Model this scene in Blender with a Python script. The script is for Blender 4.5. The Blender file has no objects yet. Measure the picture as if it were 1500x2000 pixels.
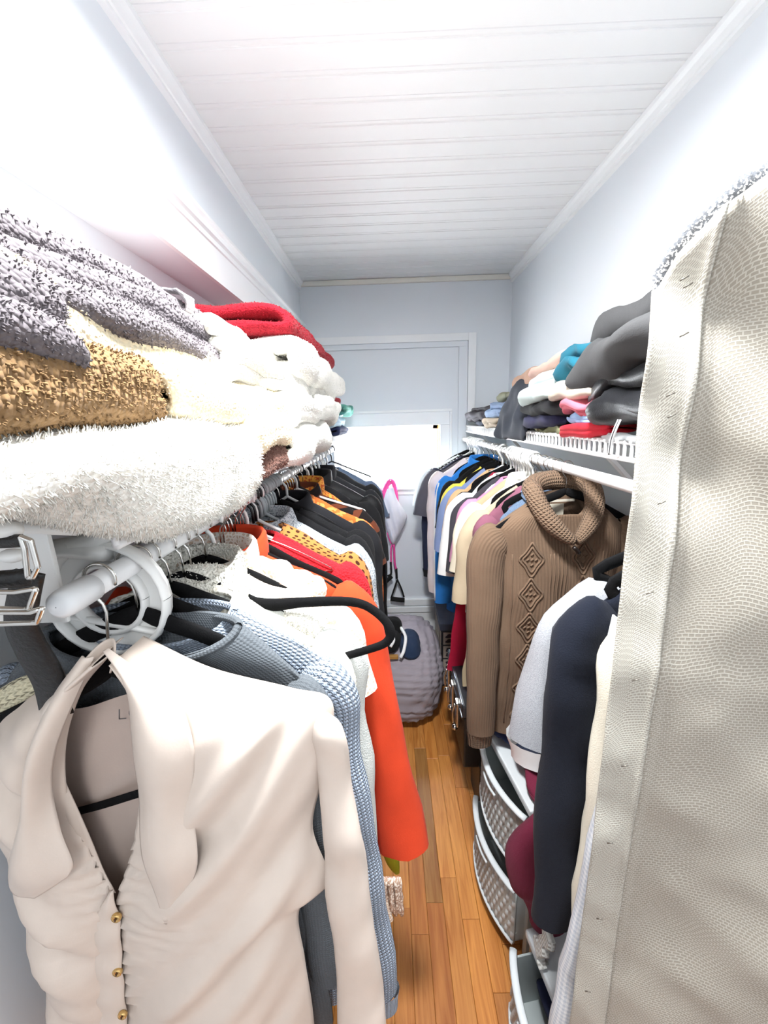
import bpy, bmesh, math, random
import numpy as np
from mathutils import Matrix, Vector

S = bpy.context.scene
C = bpy.context.scene.collection
PI = math.pi
R_ = math.radians

# ------------------------------------------------------------------ camera
H = 1.64                                   # eye height above the floor
FPX, PITCH, ROLL, YAW = 775.0, R_(13.36), R_(1.8), R_(0.98)
cam = bpy.data.cameras.new('camera')
cam.sensor_fit = 'VERTICAL'; cam.sensor_height = 36.0
cam.lens = FPX / 2000 * 36.0
cam.clip_start = 0.02
co = bpy.data.objects.new('camera', cam); C.objects.link(co)
co.matrix_world = (Matrix.Translation((0, 0, H)) @ Matrix.Rotation(YAW, 4, 'Z')
                   @ Matrix.Rotation(PI/2 - PITCH, 4, 'X') @ Matrix.Rotation(-ROLL, 4, 'Z'))
S.camera = co
S.view_settings.view_transform = 'Standard'
S.view_settings.look = 'None'
S.view_settings.exposure = 0.5
S.view_settings.gamma = 1.0
S.view_settings.use_curve_mapping = False
# ------------------------------------------------------------------ light
w = bpy.data.worlds.new('sky'); S.world = w; w.use_nodes = True
w.node_tree.nodes['Background'].inputs[0].default_value = (0.93, 0.97, 1.0, 1)
w.node_tree.nodes['Background'].inputs[1].default_value = 26.0
LAMP = (0.03, 0.50, 2.435)
la = bpy.data.lights.new('ceiling_lamp_light', 'AREA'); la.shape = 'DISK'; la.size = 0.20
la.energy = 34.0; la.color = (0.97, 0.99, 1.0)
lo = bpy.data.objects.new('ceiling_lamp_light', la); C.objects.link(lo)
lo.location = (LAMP[0], LAMP[1], LAMP[2] - 0.075)
# unseen fill lamp added behind the camera to brighten surfaces facing it
lb = bpy.data.lights.new('added_fill_light', 'AREA'); lb.shape = 'DISK'; lb.size = 0.5
lb.energy = 14.0; lb.color = (0.97, 0.99, 1.0)
lbo = bpy.data.objects.new('added_fill_light', lb); C.objects.link(lbo)
lbo.location = (0.1, -1.0, 2.40)

# ------------------------------------------------------------------ helpers
def ray(px, py):
    x = (px - 750) / FPX; u = -(py - 1000) / FPX
    c, s = math.cos(ROLL), math.sin(ROLL)
    x, u = x*c + u*s, -x*s + u*c
    y = math.cos(PITCH) + u*math.sin(PITCH); z = -math.sin(PITCH) + u*math.cos(PITCH)
    cy, sy = math.cos(YAW), math.sin(YAW)
    return np.array([x*cy - y*sy, x*sy + y*cy, z])
def P(px, py, X=None, Y=None, Z=None):
    r = ray(px, py)
    k = X/r[0] if X is not None else (Y/r[1] if Y is not None else (Z - H)/r[2])
    return np.array([r[0]*k, r[1]*k, r[2]*k + H])
def lin(c):
    if isinstance(c, str):
        c = [int(c[i:i+2], 16)/255 for i in (0, 2, 4)]
    return tuple((x/12.92 if x <= .04045 else ((x+.055)/1.055)**2.4) for x in c)
def noise(Q, seed, freq, n=7):
    """smooth 3-vector noise in about [-1,1] at points Q (...,3)"""
    r = np.random.RandomState(seed)
    out = np.zeros(Q.shape)
    for c in range(3):
        for i in range(n):
            k = r.normal(size=3); k *= freq*(.5 + r.rand())/np.linalg.norm(k)
            out[..., c] += np.sin(Q @ k * 2*PI + r.rand()*6.28)
    return out/(n*.55)
def ridg(Q, seed, freq, n=5):
    """creases: scalar ridged noise in [0,1]"""
    r = np.random.RandomState(seed); out = np.zeros(Q.shape[:-1])
    for i in range(n):
        k = r.normal(size=3); k *= freq*(.6 + .8*r.rand())/np.linalg.norm(k)
        ph = r.rand()*6.28; k2 = r.normal(size=3)*freq*.5
        out += 1 - np.abs(np.sin(Q @ k * PI + ph + .9*np.sin(Q @ k2 * PI)))
    return out/n

def link(o, parent=None):
    C.objects.link(o)
    if parent is not None:
        o.parent = parent
    return o
def tag(o, label, cat, group=None):
    o['label'] = label; o['category'] = cat
    if group: o['group'] = group
    return o
def thing(name, label, cat, loc=(0, 0, 0), group=None, rz=0):
    o = bpy.data.objects.new(name, None); o.empty_display_size = .05
    C.objects.link(o); o.location = loc; o.rotation_euler = (0, 0, rz)
    return tag(o, label, cat, group)
def me_obj(name, me, mat, parent=None, world=False):
    if mat is not None: me.materials.append(mat)
    o = bpy.data.objects.new(name, me); link(o, parent)
    if world and parent is not None:
        b = Matrix.Translation(parent.location) @ parent.rotation_euler.to_matrix().to_4x4()
        o.matrix_parent_inverse = b.inverted()
    return o
def mesh(name, V, F, mat, parent=None, world=False, smooth=True):
    me = bpy.data.meshes.new(name)
    me.from_pydata([tuple(map(float, v)) for v in V], [], F); me.update()
    if smooth: me.polygons.foreach_set('use_smooth', [True]*len(me.polygons))
    return me_obj(name, me, mat, parent, world)
def gridmesh(name, G, mat, parent=None, world=False, wrap=False, capa=False, capb=False, uv=None, smooth=True):
    """G (R,Cn,3): rows x columns; wrap closes the columns; caps fan rows 0 / -1"""
    R, N = G.shape[:2]
    V = G.reshape(-1, 3); F = []; UV = []
    if uv is None:
        GG = np.concatenate([G, G[:, :1]], 1) if wrap else G
        du = np.concatenate([np.zeros((R, 1)), np.cumsum(np.linalg.norm(np.diff(GG, axis=1), axis=2), 1)], 1)
        du = np.tile(du.mean(0), (R, 1))
        dv = np.concatenate([np.zeros((1, GG.shape[1])), np.cumsum(np.linalg.norm(np.diff(GG, axis=0), axis=2), 0)], 0)
        dv = np.tile(dv.mean(1)[:, None], (1, GG.shape[1]))
        uv = np.stack([du, dv], 2)
    M = N if wrap else N - 1
    for i in range(R-1):
        for j in range(M):
            k = (j+1) % N
            F.append((i*N+j, i*N+k, (i+1)*N+k, (i+1)*N+j))
            UV += [uv[i, j], uv[i, j+1], uv[i+1, j+1], uv[i+1, j]]
    V = [tuple(v) for v in V.tolist()]
    for cap, i in ((capa, 0), (capb, R-1)):
        if cap:
            c = G[i].mean(0); V.append(tuple(c.tolist())); ci = len(V)-1
            for j in range(M):
                k = (j+1) % N
                F.append((i*N+k, i*N+j, ci) if i == 0 else (i*N+j, i*N+k, ci))
                UV += [uv[i, j]]*3
    me = bpy.data.meshes.new(name); me.from_pydata(V, [], F)
    ul = me.uv_layers.new(name='UVMap')
    ul.data.foreach_set('uv', np.array(UV, dtype=np.float32).ravel())
    if smooth: me.polygons.foreach_set('use_smooth', [True]*len(me.polygons))
    me.update()
    return me_obj(name, me, mat, parent, world)
def smoothpath(pts, n):
    """Catmull-Rom through pts -> n samples"""
    p = np.array(pts, float); m = len(p)
    if m == 2: return p[0] + (p[1]-p[0])*np.linspace(0, 1, n)[:, None]
    q = np.vstack([2*p[0]-p[1], p, 2*p[-1]-p[-2]])
    t = np.linspace(0, m-1-1e-9, n); i = t.astype(int); f = (t-i)[:, None]
    a, b, c, d = q[i], q[i+1], q[i+2], q[i+3]
    return .5*((2*b) + (-a+c)*f + (2*a-5*b+4*c-d)*f*f + (-a+3*b-3*c+d)*f**3)
def tubegrid(path, rad, seg=10, flat=1.0, up=(0, 1, 0)):
    """rings about a path; rad scalar/array; flat scales the ring along 'up'"""
    p = np.array(path, float); n = len(p)
    rad = np.broadcast_to(np.array(rad, float), (n,)) if np.ndim(rad) < 2 else rad
    T = np.gradient(p, axis=0); T /= np.linalg.norm(T, axis=1)[:, None] + 1e-9
    up = np.array(up, float)
    A = np.cross(T, up); bad = np.linalg.norm(A, axis=1) < 1e-3
    A[bad] = np.cross(T[bad], (1, .2, .1)); A /= np.linalg.norm(A, axis=1)[:, None]
    B = np.cross(A, T)
    a = np.linspace(0, 2*PI, seg, endpoint=False)
    return (p[:, None] + rad[:, None, None]*(np.cos(a)[None, :, None]*A[:, None] + flat*np.sin(a)[None, :, None]*B[:, None]))
def tube(name, path, rad, mat, parent=None, world=False, seg=8, flat=1.0, up=(0, 1, 0), n=None):
    if n: path = smoothpath(path, n)
    return gridmesh(name, tubegrid(path, rad, seg, flat, up), mat, parent, world, wrap=True, capa=True, capb=True)
def boxdata(x0, x1, y0, y1, z0, z1):
    V = [(x, y, z) for x in (x0, x1) for y in (y0, y1) for z in (z0, z1)]
    F = [(0, 1, 3, 2), (4, 6, 7, 5), (0, 4, 5, 1), (2, 3, 7, 6), (0, 2, 6, 4), (1, 5, 7, 3)]
    return V, F
def boxes(name, L, mat, parent=None, world=False, bev=0):
    bm = bmesh.new()
    for b in L:
        V, F = boxdata(*b); vs = [bm.verts.new(v) for v in V]
        for f in F: bm.faces.new([vs[i] for i in f])
    bmesh.ops.recalc_face_normals(bm, faces=bm.faces)
    if bev:
        bmesh.ops.bevel(bm, geom=list(bm.edges), offset=bev, segments=2, affect='EDGES', profile=.6)
    me = bpy.data.meshes.new(name); bm.to_mesh(me); bm.free()
    return me_obj(name, me, mat, parent, world)
def tufts(parent, src, n, ln, wd, mat, seed=0, name='terry_pile', droop=.3):
    """short yarn loops standing on a mesh's surface, one joined part of stuff"""
    me = src.data; me.calc_loop_triangles()
    V = np.zeros(len(me.vertices)*3); me.vertices.foreach_get('co', V); V = V.reshape(-1, 3)
    T = np.zeros(len(me.loop_triangles)*3, dtype=np.int32); me.loop_triangles.foreach_get('vertices', T); T = T.reshape(-1, 3)
    a, b, c = V[T[:, 0]], V[T[:, 1]], V[T[:, 2]]
    nr = np.cross(b-a, c-a); ar = np.linalg.norm(nr, axis=1) + 1e-12; nr /= ar[:, None]
    r = np.random.RandomState(seed)
    i = r.choice(len(T), n, p=ar/ar.sum())
    u = r.rand(n, 1); v = r.rand(n, 1); f = (u+v) > 1; u = np.where(f, 1-u, u); v = np.where(f, 1-v, v)
    p = a[i] + u*(b-a)[i] + v*(c-a)[i]; nn = nr[i]
    t1 = np.cross(nn, r.normal(size=(n, 3))); t1 /= np.linalg.norm(t1, axis=1)[:, None] + 1e-9
    t2 = np.cross(nn, t1)
    l = ln*(.6 + .8*r.rand(n, 1)); w_ = wd*(.7 + .6*r.rand(n, 1))
    d = nn + .45*r.normal(size=(n, 3)) + np.array([0, 0, -droop]); d /= np.linalg.norm(d, axis=1)[:, None]
    base = [p + w_*(math.cos(q)*t1 + math.sin(q)*t2) - .3*l*nn for q in (0, 2.1, 4.2)]
    mid = [p + d*l*.65 + .8*w_*(math.cos(q)*t1 + math.sin(q)*t2) for q in (0, 2.1, 4.2)]
    tip = p + d*l
    VV = np.stack(base + mid + [tip], 1).reshape(-1, 3)
    o = np.arange(n)[:, None]*7
    quads = np.concatenate([o + np.array(q) for q in ([0, 1, 4, 3], [1, 2, 5, 4], [2, 0, 3, 5])])
    tris = np.concatenate([o + np.array(q) for q in ([3, 4, 6], [4, 5, 6], [5, 3, 6])])
    m = bpy.data.meshes.new(name)
    m.from_pydata(VV.tolist(), [], quads.tolist() + tris.tolist())
    m.polygons.foreach_set('use_smooth', [True]*len(m.polygons)); m.update()
    m.materials.append(mat)
    ob = bpy.data.objects.new(name, m); C.objects.link(ob); ob.parent = parent
    ob.matrix_parent_inverse = src.matrix_parent_inverse.copy()
    ob['kind'] = 'stuff'
    return ob

# ------------------------------------------------------------------ materials
MAT = {}
def newmat(name):
    m = bpy.data.materials.new(name); m.use_nodes = True
    nt = m.node_tree; b = nt.nodes['Principled BSDF']
    return m, nt, b
def node(nt, t, **kw):
    n = nt.nodes.new(t)
    for k, v in kw.items():
        if k.startswith('i_'):
            key = k[2:]; key = int(key) if key.isdigit() else key.replace('_', ' ')
            n.inputs[key].default_value = v
        else: setattr(n, k, v)
    return n
def plain(name, col, rough=.5, metal=0, bump=0, scale=60, vary=0, spec=.5):
    if name in MAT: return MAT[name]
    m, nt, b = newmat(name); c = lin(col)
    b.inputs['Base Color'].default_value = (*c, 1); b.inputs['Roughness'].default_value = rough
    b.inputs['Metallic'].default_value = metal; b.inputs['Specular IOR Level'].default_value = spec
    tc = node(nt, 'ShaderNodeTexCoord')
    nz = node(nt, 'ShaderNodeTexNoise', i_Scale=scale, i_Detail=4.0)
    nt.links.new(tc.outputs['Object'], nz.inputs['Vector'])
    if bump:
        bp = node(nt, 'ShaderNodeBump', i_Strength=bump, i_Distance=.004)
        nt.links.new(nz.outputs[0], bp.inputs['Height']); nt.links.new(bp.outputs[0], b.inputs['Normal'])
    if vary:
        mx = node(nt, 'ShaderNodeMix', data_type='RGBA')
        mx.inputs[6].default_value = (*[x*(1-vary) for x in c], 1); mx.inputs[7].default_value = (*[min(1, x*(1+vary*.5)) for x in c], 1)
        nt.links.new(nz.outputs[0], mx.inputs[0]); nt.links.new(mx.outputs[2], b.inputs['Base Color'])
    MAT[name] = m
    return m
def fab(name, col, kind='plain', col2=None, rough=.92, bump=.35, scale=1.0, sheen=.03):
    """cloth; UVs are in metres"""
    if name in MAT: return MAT[name]
    m, nt, b = newmat(name); c = lin(col); L = nt.links.new
    b.inputs['Roughness'].default_value = rough; b.inputs['Specular IOR Level'].default_value = .25
    b.inputs['Sheen Weight'].default_value = sheen; b.inputs['Sheen Roughness'].default_value = .6
    tc = node(nt, 'ShaderNodeTexCoord')
    ob, uv = tc.outputs['Object'], tc.outputs['UV']
    soft = node(nt, 'ShaderNodeTexNoise', i_Scale=22.0, i_Detail=3.0); L(ob, soft.inputs['Vector'])
    fine = node(nt, 'ShaderNodeTexNoise', i_Scale=420.0*scale, i_Detail=2.0); L(ob, fine.inputs['Vector'])
    base = node(nt, 'ShaderNodeMix', data_type='RGBA')
    base.inputs[6].default_value = (*[x*.90 for x in c], 1); base.inputs[7].default_value = (*[min(1, x*1.06) for x in c], 1)
    L(soft.outputs[0], base.inputs[0])
    height = fine.outputs[0]; colout = base.outputs[2]; dist = .0015
    def mix2(fac, a):
        mx = node(nt, 'ShaderNodeMix', data_type='RGBA')
        L(fac, mx.inputs[0]); L(a, mx.inputs[6]); mx.inputs[7].default_value = (*lin(col2), 1)
        return mx.outputs[2]
    def math_(op, a, b_):
        n = node(nt, 'ShaderNodeMath', operation=op)
        for k, v in enumerate((a, b_)):
            if isinstance(v, (int, float)): n.inputs[k].default_value = v
            else: L(v, n.inputs[k])
        return n.outputs[0]
    def sep(vec):
        n = node(nt, 'ShaderNodeSeparateXYZ'); L(vec, n.inputs[0]); return n.outputs
    if kind in ('knit', 'rib'):
        s = sep(uv)
        f1 = 2*PI/(.0065/scale); f2 = 2*PI/(.0055/scale)
        rib = math_('SINE', math_('MULTIPLY', s[0], f1), 0)
        row = math_('SINE', math_('ADD', math_('MULTIPLY', s[1], f2), math_('MULTIPLY', math_('ABSOLUTE', rib, 0), 2.2)), 0)
        height = math_('ADD', rib, math_('MULTIPLY', row, .8 if kind == 'knit' else .15)); dist = .0016
        if col2:
            colout = mix2(math_('MULTIPLY', math_('GREATER_THAN', height, .55), .55), colout)
    elif kind == 'waffle':
        s = sep(uv); f = 2*PI/.0085
        height = math_('MAXIMUM', math_('SINE', math_('MULTIPLY', s[0], f), 0), math_('SINE', math_('MULTIPLY', s[1], f), 0)); dist = .002
    elif kind == 'terry':
        vo = node(nt, 'ShaderNodeTexVoronoi', i_Scale=230.0*scale); L(ob, vo.inputs['Vector']); height = math_('SUBTRACT', 1.0, vo.outputs[0]); dist = .003
    elif kind == 'tweed':
        vo = node(nt, 'ShaderNodeTexNoise', i_Scale=300.0*scale, i_Detail=3.0); L(ob, vo.inputs['Vector'])
        colout = mix2(math_('GREATER_THAN', vo.outputs[0], .53), colout); height = vo.outputs[0]; dist = .003
    elif kind == 'dots':
        vo = node(nt, 'ShaderNodeTexVoronoi', i_Scale=1/(.022/scale), i_Randomness=.25); vo.voronoi_dimensions = '2D'; L(uv, vo.inputs['Vector'])
        colout = mix2(math_('LESS_THAN', vo.outputs[0], .27), colout)
    elif kind == 'print':
        vo = node(nt, 'ShaderNodeTexNoise', i_Scale=26.0*scale, i_Detail=2.0, i_Distortion=1.5); L(ob, vo.inputs['Vector'])
        colout = mix2(math_('GREATER_THAN', vo.outputs[0], .55), colout)
    elif kind == 'stripe':
        s = sep(uv); colout = mix2(math_('GREATER_THAN', math_('SINE', math_('MULTIPLY', s[1], 2*PI/(.008/scale)), 0), .1), colout)
        height = math_('SINE', math_('MULTIPLY', s[1], 2*PI/(.008/scale)), 0)
    elif kind == 'check':
        s = sep(uv); k = 2*PI/(.010/scale)
        colout = mix2(math_('MULTIPLY', math_('ADD', math_('GREATER_THAN', math_('SINE', math_('MULTIPLY', s[0], k), 0), 0), math_('GREATER_THAN', math_('SINE', math_('MULTIPLY', s[1], k), 0), 0)), .5), colout)
    elif kind == 'lace':
        vo = node(nt, 'ShaderNodeTexVoronoi', i_Scale=130.0*scale, feature='DISTANCE_TO_EDGE'); L(ob, vo.inputs['Vector'])
        colout = mix2(math_('GREATER_THAN', vo.outputs[0], .16), colout); height = math_('SUBTRACT', 1.0, vo.outputs[0]); dist = .004
    elif kind == 'net':
        br = node(nt, 'ShaderNodeTexBrick', i_Scale=1.0, i_Mortar_Size=.0009, i_Mortar_Smooth=.6, i_Brick_Width=.0085/scale, i_Row_Height=.0052/scale)
        br.inputs['Color1'].default_value = (*c, 1); br.inputs['Color2'].default_value = (*[x*.95 for x in c], 1); br.inputs['Mortar'].default_value = (*lin(col2), 1)
        wv = node(nt, 'ShaderNodeTexNoise', i_Scale=9.0, i_Detail=2.0); L(uv, wv.inputs['Vector'])
        ad = node(nt, 'ShaderNodeVectorMath', operation='MULTIPLY_ADD'); L(wv.outputs[1], ad.inputs[0]); ad.inputs[1].default_value = (.05, .05, 0); L(uv, ad.inputs[2])
        L(ad.outputs[0], br.inputs['Vector']); colout = br.outputs[0]; height = br.outputs[1]; dist = .0012
    L(colout, b.inputs['Base Color'])
    bp = node(nt, 'ShaderNodeBump', i_Strength=bump, i_Distance=dist)
    L(height, bp.inputs['Height']); L(bp.outputs[0], b.inputs['Normal'])
    MAT[name] = m
    return m

WALL = plain('wall_paint', (.885, .905, .925), .7, bump=.06, scale=30)
CEIL = plain('ceiling_paint', (.935, .94, .94), .6, bump=.04, scale=50)
TRIM = plain('trim_paint', (.93, .94, .945), .45)
WHITEMET = plain('white_coated_wire', (.93, .93, .93), .35)
CHROME = plain('chrome_wire', (.82, .81, .79), .18, metal=1)
VELVET = plain('black_velvet', (.075, .075, .08), .95, bump=.25, scale=600, spec=.15)
PLWHITE = plain('white_plastic', (.93, .93, .92), .35)
PLGREY = plain('grey_clear_plastic', (.66, .69, .70), .3)
BLACKPL = plain('black_plastic', (.05, .05, .055), .4)

# ================================================================== the room
XL, XR, YB, ZC = -0.52, 0.775, 2.66, 2.455      # left header face, right wall, back wall, ceiling
XREC = -0.625                                   # wall of the recess under the header
ZSOF = 2.06                                     # underside of the header
YF = -1.9
def structure(o): o['kind'] = 'structure'; return o

# floor: oak strips, each its own plank
m, nt, b = newmat('oak_strip'); L = nt.links.new
tc = node(nt, 'ShaderNodeTexCoord'); oi = node(nt, 'ShaderNodeObjectInfo')
mp = node(nt, 'ShaderNodeMapping'); mp.inputs['Scale'].default_value = (30, 2.0, 1)
ofs = node(nt, 'ShaderNodeVectorMath', operation='MULTIPLY_ADD'); ofs.inputs[1].default_value = (9, 31, 0)
cx = node(nt, 'ShaderNodeCombineXYZ'); L(oi.outputs['Random'], cx.inputs[0]); L(oi.outputs['Random'], cx.inputs[1])
L(cx.outputs[0], ofs.inputs[0]); L(tc.outputs['Object'], ofs.inputs[2]); L(ofs.outputs[0], mp.inputs[0])
nz = node(nt, 'ShaderNodeTexNoise', i_Scale=2.2, i_Detail=6.0, i_Distortion=1.2); L(mp.outputs[0], nz.inputs['Vector'])
cr = node(nt, 'ShaderNodeValToRGB'); cr.color_ramp.elements[0].position = .2; cr.color_ramp.elements[1].position = .8
cr.color_ramp.elements[0].color = (*lin('9a5a24'), 1); cr.color_ramp.elements[1].color = (*lin('cf9350'), 1)
L(nz.outputs[0], cr.inputs[0])
mu = node(nt, 'ShaderNodeMix', data_type='RGBA', blend_type='MULTIPLY'); mu.inputs[0].default_value = 1
L(cr.outputs[0], mu.inputs[6]); L(oi.outputs['Color'], mu.inputs[7])
L(mu.outputs[2], b.inputs['Base Color']); b.inputs['Roughness'].default_value = .42
bp = node(nt, 'ShaderNodeBump', i_Strength=.12, i_Distance=.001); L(nz.outputs[0], bp.inputs['Height']); L(bp.outputs[0], b.inputs['Normal'])
OAK = m
floor = structure(boxes('floor', [(-1.6, 1.6, YF, YB+.1, -.05, -.004)], plain('subfloor', (.16, .09, .05), .9)))
rng = random.Random(4)
PW = .0575
me_cache = {}
tints = [(1.05, 1.0, .92), (.95, .9, .84), (1.12, 1.08, 1.0), (.88, .8, .72), (1.0, .96, .9), (1.06, .97, .82), (.8, .72, .66)]
def plankmesh(w_, l_):
    k = (round(w_, 4), round(l_, 3))
    if k not in me_cache:
        bm = bmesh.new(); e = .0012
        V, F = boxdata(0, w_-.0006, 0, l_-.0008, -.012, 0)
        vs = [bm.verts.new(v) for v in V]
        for f in F: bm.faces.new([vs[i] for i in f])
        bmesh.ops.recalc_face_normals(bm, faces=bm.faces)
        top = [ed for ed in bm.edges if all(v.co.z > -.001 for v in ed.verts)]
        bmesh.ops.bevel(bm, geom=top, offset=e, segments=1, affect='EDGES')
        me = bpy.data.meshes.new('plank'); bm.to_mesh(me); bm.free(); me.materials.append(OAK); me_cache[k] = me
    return me_cache[k]
lens = [.38, .52, .66, .8]
nrow = int(1.5/PW)+1
for i in range(nrow):
    x = -.66 + i*PW; y = -.55 - rng.random()*.5
    while y < YB:
        l_ = rng.choice(lens); l_ = min(l_, YB - y + .02) if YB - y < .25 else l_
        l_ = round(l_, 2)
        o = bpy.data.objects.new('plank', plankmesh(PW, l_)); link(o, floor); o.location = (x, y, 0)
        t = tints[rng.randrange(len(tints))]; o.color = (*t, 1)
        mx, my = x + PW/2, y + l_/2
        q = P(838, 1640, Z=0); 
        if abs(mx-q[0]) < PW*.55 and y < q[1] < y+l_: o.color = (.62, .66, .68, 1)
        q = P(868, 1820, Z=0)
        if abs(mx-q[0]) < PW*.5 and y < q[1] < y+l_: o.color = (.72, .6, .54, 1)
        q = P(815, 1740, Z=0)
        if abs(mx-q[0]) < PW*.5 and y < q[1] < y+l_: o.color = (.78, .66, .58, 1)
        y += l_

# ceiling: narrow beaded boards running across
ceil = structure(boxes('ceiling', [(-1.6, 1.6, YF, YB+.1, ZC+.012, ZC+.06)], CEIL))
CP = .0865
prof = [(-.0, .003), (.0015, 0), (.012, 0), (.0135, .002), (.0165, .0003), (.0195, .002), (.021, 0), (CP-.0015, 0), (CP, .003)]
Vp = []; 
for xx in (XL-.02, XR+.02):
    Vp += [(xx, y, z) for y, z in prof]
n = len(prof); Fp = [(i, i+1, n+i+1, n+i) for i in range(n-1)]
mec = bpy.data.meshes.new('plank'); mec.from_pydata(Vp, [], Fp); mec.materials.append(CEIL)
k = 0
yy = YB - .02
while yy > -.9:
    o = bpy.data.objects.new('plank', mec); link(o, ceil); o.location = (0, yy-CP, ZC); yy -= CP
structure(boxes('ceiling_bedroom', [(-1.6, 1.6, YF, yy, ZC, ZC+.012)], CEIL))

# walls
wl = structure(boxes('wall_left', [(XREC-.1, XREC, YF, YB+.1, -.01, ZC+.02)], WALL))
hd = structure(boxes('wall_left_header', [(XREC, XL, YF, YB, ZSOF, ZC+.01)], WALL))
structure(boxes('wall_right', [(XR, XR+.1, YF, YB+.1, -.01, ZC+.02)], WALL))
structure(boxes('wall_front', [(XREC, XR, YF-.1, YF, -.01, ZC+.02)], WALL))
# casing above the recess opening: flat board + stepped mouldings
def mould(name, x, z0, z1, steps, y0, y1, sgn=1):
    pts = [(0, z0)] + steps + [(0, z1)]
    V = []
    for y in (y0, y1): V += [(x + sgn*d, y, z) for d, z in pts]
    n = len(pts); F = [(i, i+1, n+i+1, n+i) for i in range(n-1)] + [tuple(range(n)), tuple(range(2*n-1, n-1, -1))]
    return structure(mesh(name, V, F, TRIM, smooth=False))
mould('trim_1', XL, ZSOF, 2.215, [(.012, ZSOF), (.012, 2.155), (.017, 2.157), (.017, 2.164), (.011, 2.168), (.013, 2.176), (.022, 2.18), (.022, 2.188),
      (.015, 2.192), (.018, 2.2), (.026, 2.206), (.026, 2.215)], YF, YB)
crown = lambda z: [(.012, z-.045), (.012, z-.036), (.016, z-.034), (.022, z-.022), (.030, z-.014), (.032, z-.006), (.032, z)]
mould('trim_2', XL, ZC-.045, ZC+.004, crown(ZC+.004), YF, YB)
mould('trim_3', XR, ZC-.045, ZC+.004, crown(ZC+.004), YF, YB, -1)
# back wall with a window opening
WX0, WX1, WZ0, WZ1 = -.36, .335, 1.19, 1.585
wb = structure(boxes('wall_back', [(XREC, WX0, YB, YB+.1, -.01, ZC+.02), (WX1, XR, YB, YB+.1, -.01, ZC+.02),
                                   (WX0, WX1, YB, YB+.1, -.01, WZ0), (WX0, WX1, YB, YB+.1, WZ1, ZC+.02)], WALL))
structure(boxes('trim_4', [(XL, XR, YB-.018, YB, ZC-.028, ZC)], plain('cream_trim', (.91, .90, .86), .5), bev=.003))
# frame of the closed-up doorway round the window: casing and a recessed sheet
cs = structure(boxes('door_1', [(-.5, .512, YB-.022, YB, 2.090, 2.135), (.512, .56, YB-.022, YB, .36, 2.135)], TRIM, bev=.002))
boxes('stop_moulding', [(-.5, .510, YB-.012, YB, 2.058, 2.090), (.455, .510, YB-.012, YB, .36, 2.058)], WALL, cs, True, bev=.0015)
boxes('panel_sheet', [(-.5, WX0-.06, YB-.005, YB, .36, 2.055), (.395, .452, YB-.005, YB, .36, 2.055),
                      (WX0-.06, .395, YB-.005, YB, 1.68, 2.055), (WX0-.06, .395, YB-.005, YB, .36, 1.165)], WALL, cs, True)
win = structure(thing('window_1', '', '', (0, YB, 1.4)));
for kk in ('label', 'category'): del win[kk]
boxes('casing', [(WX0-.06, .398, YB-.024, YB, WZ1, 1.682), (WX1, .398, YB-.024, YB, WZ0-.005, WZ1), (WX0-.06, WX0, YB-.024, YB, WZ0-.005, WZ1)], TRIM, win, True, bev=.004)
boxes('casing_bead', [(WX0-.075, .413, YB-.034, YB-.002, 1.668, 1.684), (.398, .413, YB-.034, YB-.002, WZ0-.005, 1.668)], TRIM, win, True, bev=.003)
boxes('window_sill', [(WX0-.08, .42, YB-.05, YB+.02, WZ0-.022, WZ0)], TRIM, win, True, bev=.004)
boxes('apron', [(WX0-.06, .40, YB-.016, YB, WZ0-.062, WZ0-.024)], TRIM, win, True, bev=.003)
WOOD = plain('varnished_pine', (.86, .58, .30), .35, vary=.25, scale=25)
boxes('jamb', [(WX1-.004, WX1+.004, YB, YB+.085, WZ0, WZ1)], WOOD, win, True)
boxes('jamb', [(WX0-.004, WX0+.004, YB, YB+.085, WZ0, WZ1)], TRIM, win, True)
boxes('sash', [(WX0, WX1-.004, YB+.07, YB+.09, WZ1-.025, WZ1), (WX0, WX1-.004, YB+.07, YB+.09, WZ0, WZ0+.03),
               (WX0, WX0+.03, YB+.07, YB+.09, WZ0, WZ1), (WX1-.034, WX1-.004, YB+.07, YB+.09, WZ0, WZ1)], TRIM, win, True)
gm, gnt, gb = newmat('window_glass')
tr = node(gnt, 'ShaderNodeBsdfTransparent'); gl = node(gnt, 'ShaderNodeBsdfGlossy', i_Roughness=.02); mxs = node(gnt, 'ShaderNodeMixShader'); mxs.inputs[0].default_value = .06
gnt.links.new(tr.outputs[0], mxs.inputs[1]); gnt.links.new(gl.outputs[0], mxs.inputs[2]); gnt.links.new(mxs.outputs[0], gnt.nodes['Material Output'].inputs[0])
boxes('pane', [(WX0, WX1, YB+.078, YB+.082, WZ0, WZ1)], gm, win, True)
bb = structure(boxes('baseboard_back', [(XREC, XR, YB-.02, YB, 0, .262)], TRIM, bev=.002))
boxes('cap_moulding', [(XREC, XR, YB-.032, YB, .262, .305), (XREC, XR, YB-.024, YB, .312, .36)], TRIM, bb, True, bev=.004)
structure(boxes('baseboard_right', [(XR-.015, XR, -.9, YB-.02, 0, .14)], TRIM, bev=.002))
structure(boxes('baseboard_left', [(XREC, XREC+.015, -.9, YB-.02, 0, .14)], TRIM, bev=.002))
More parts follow.
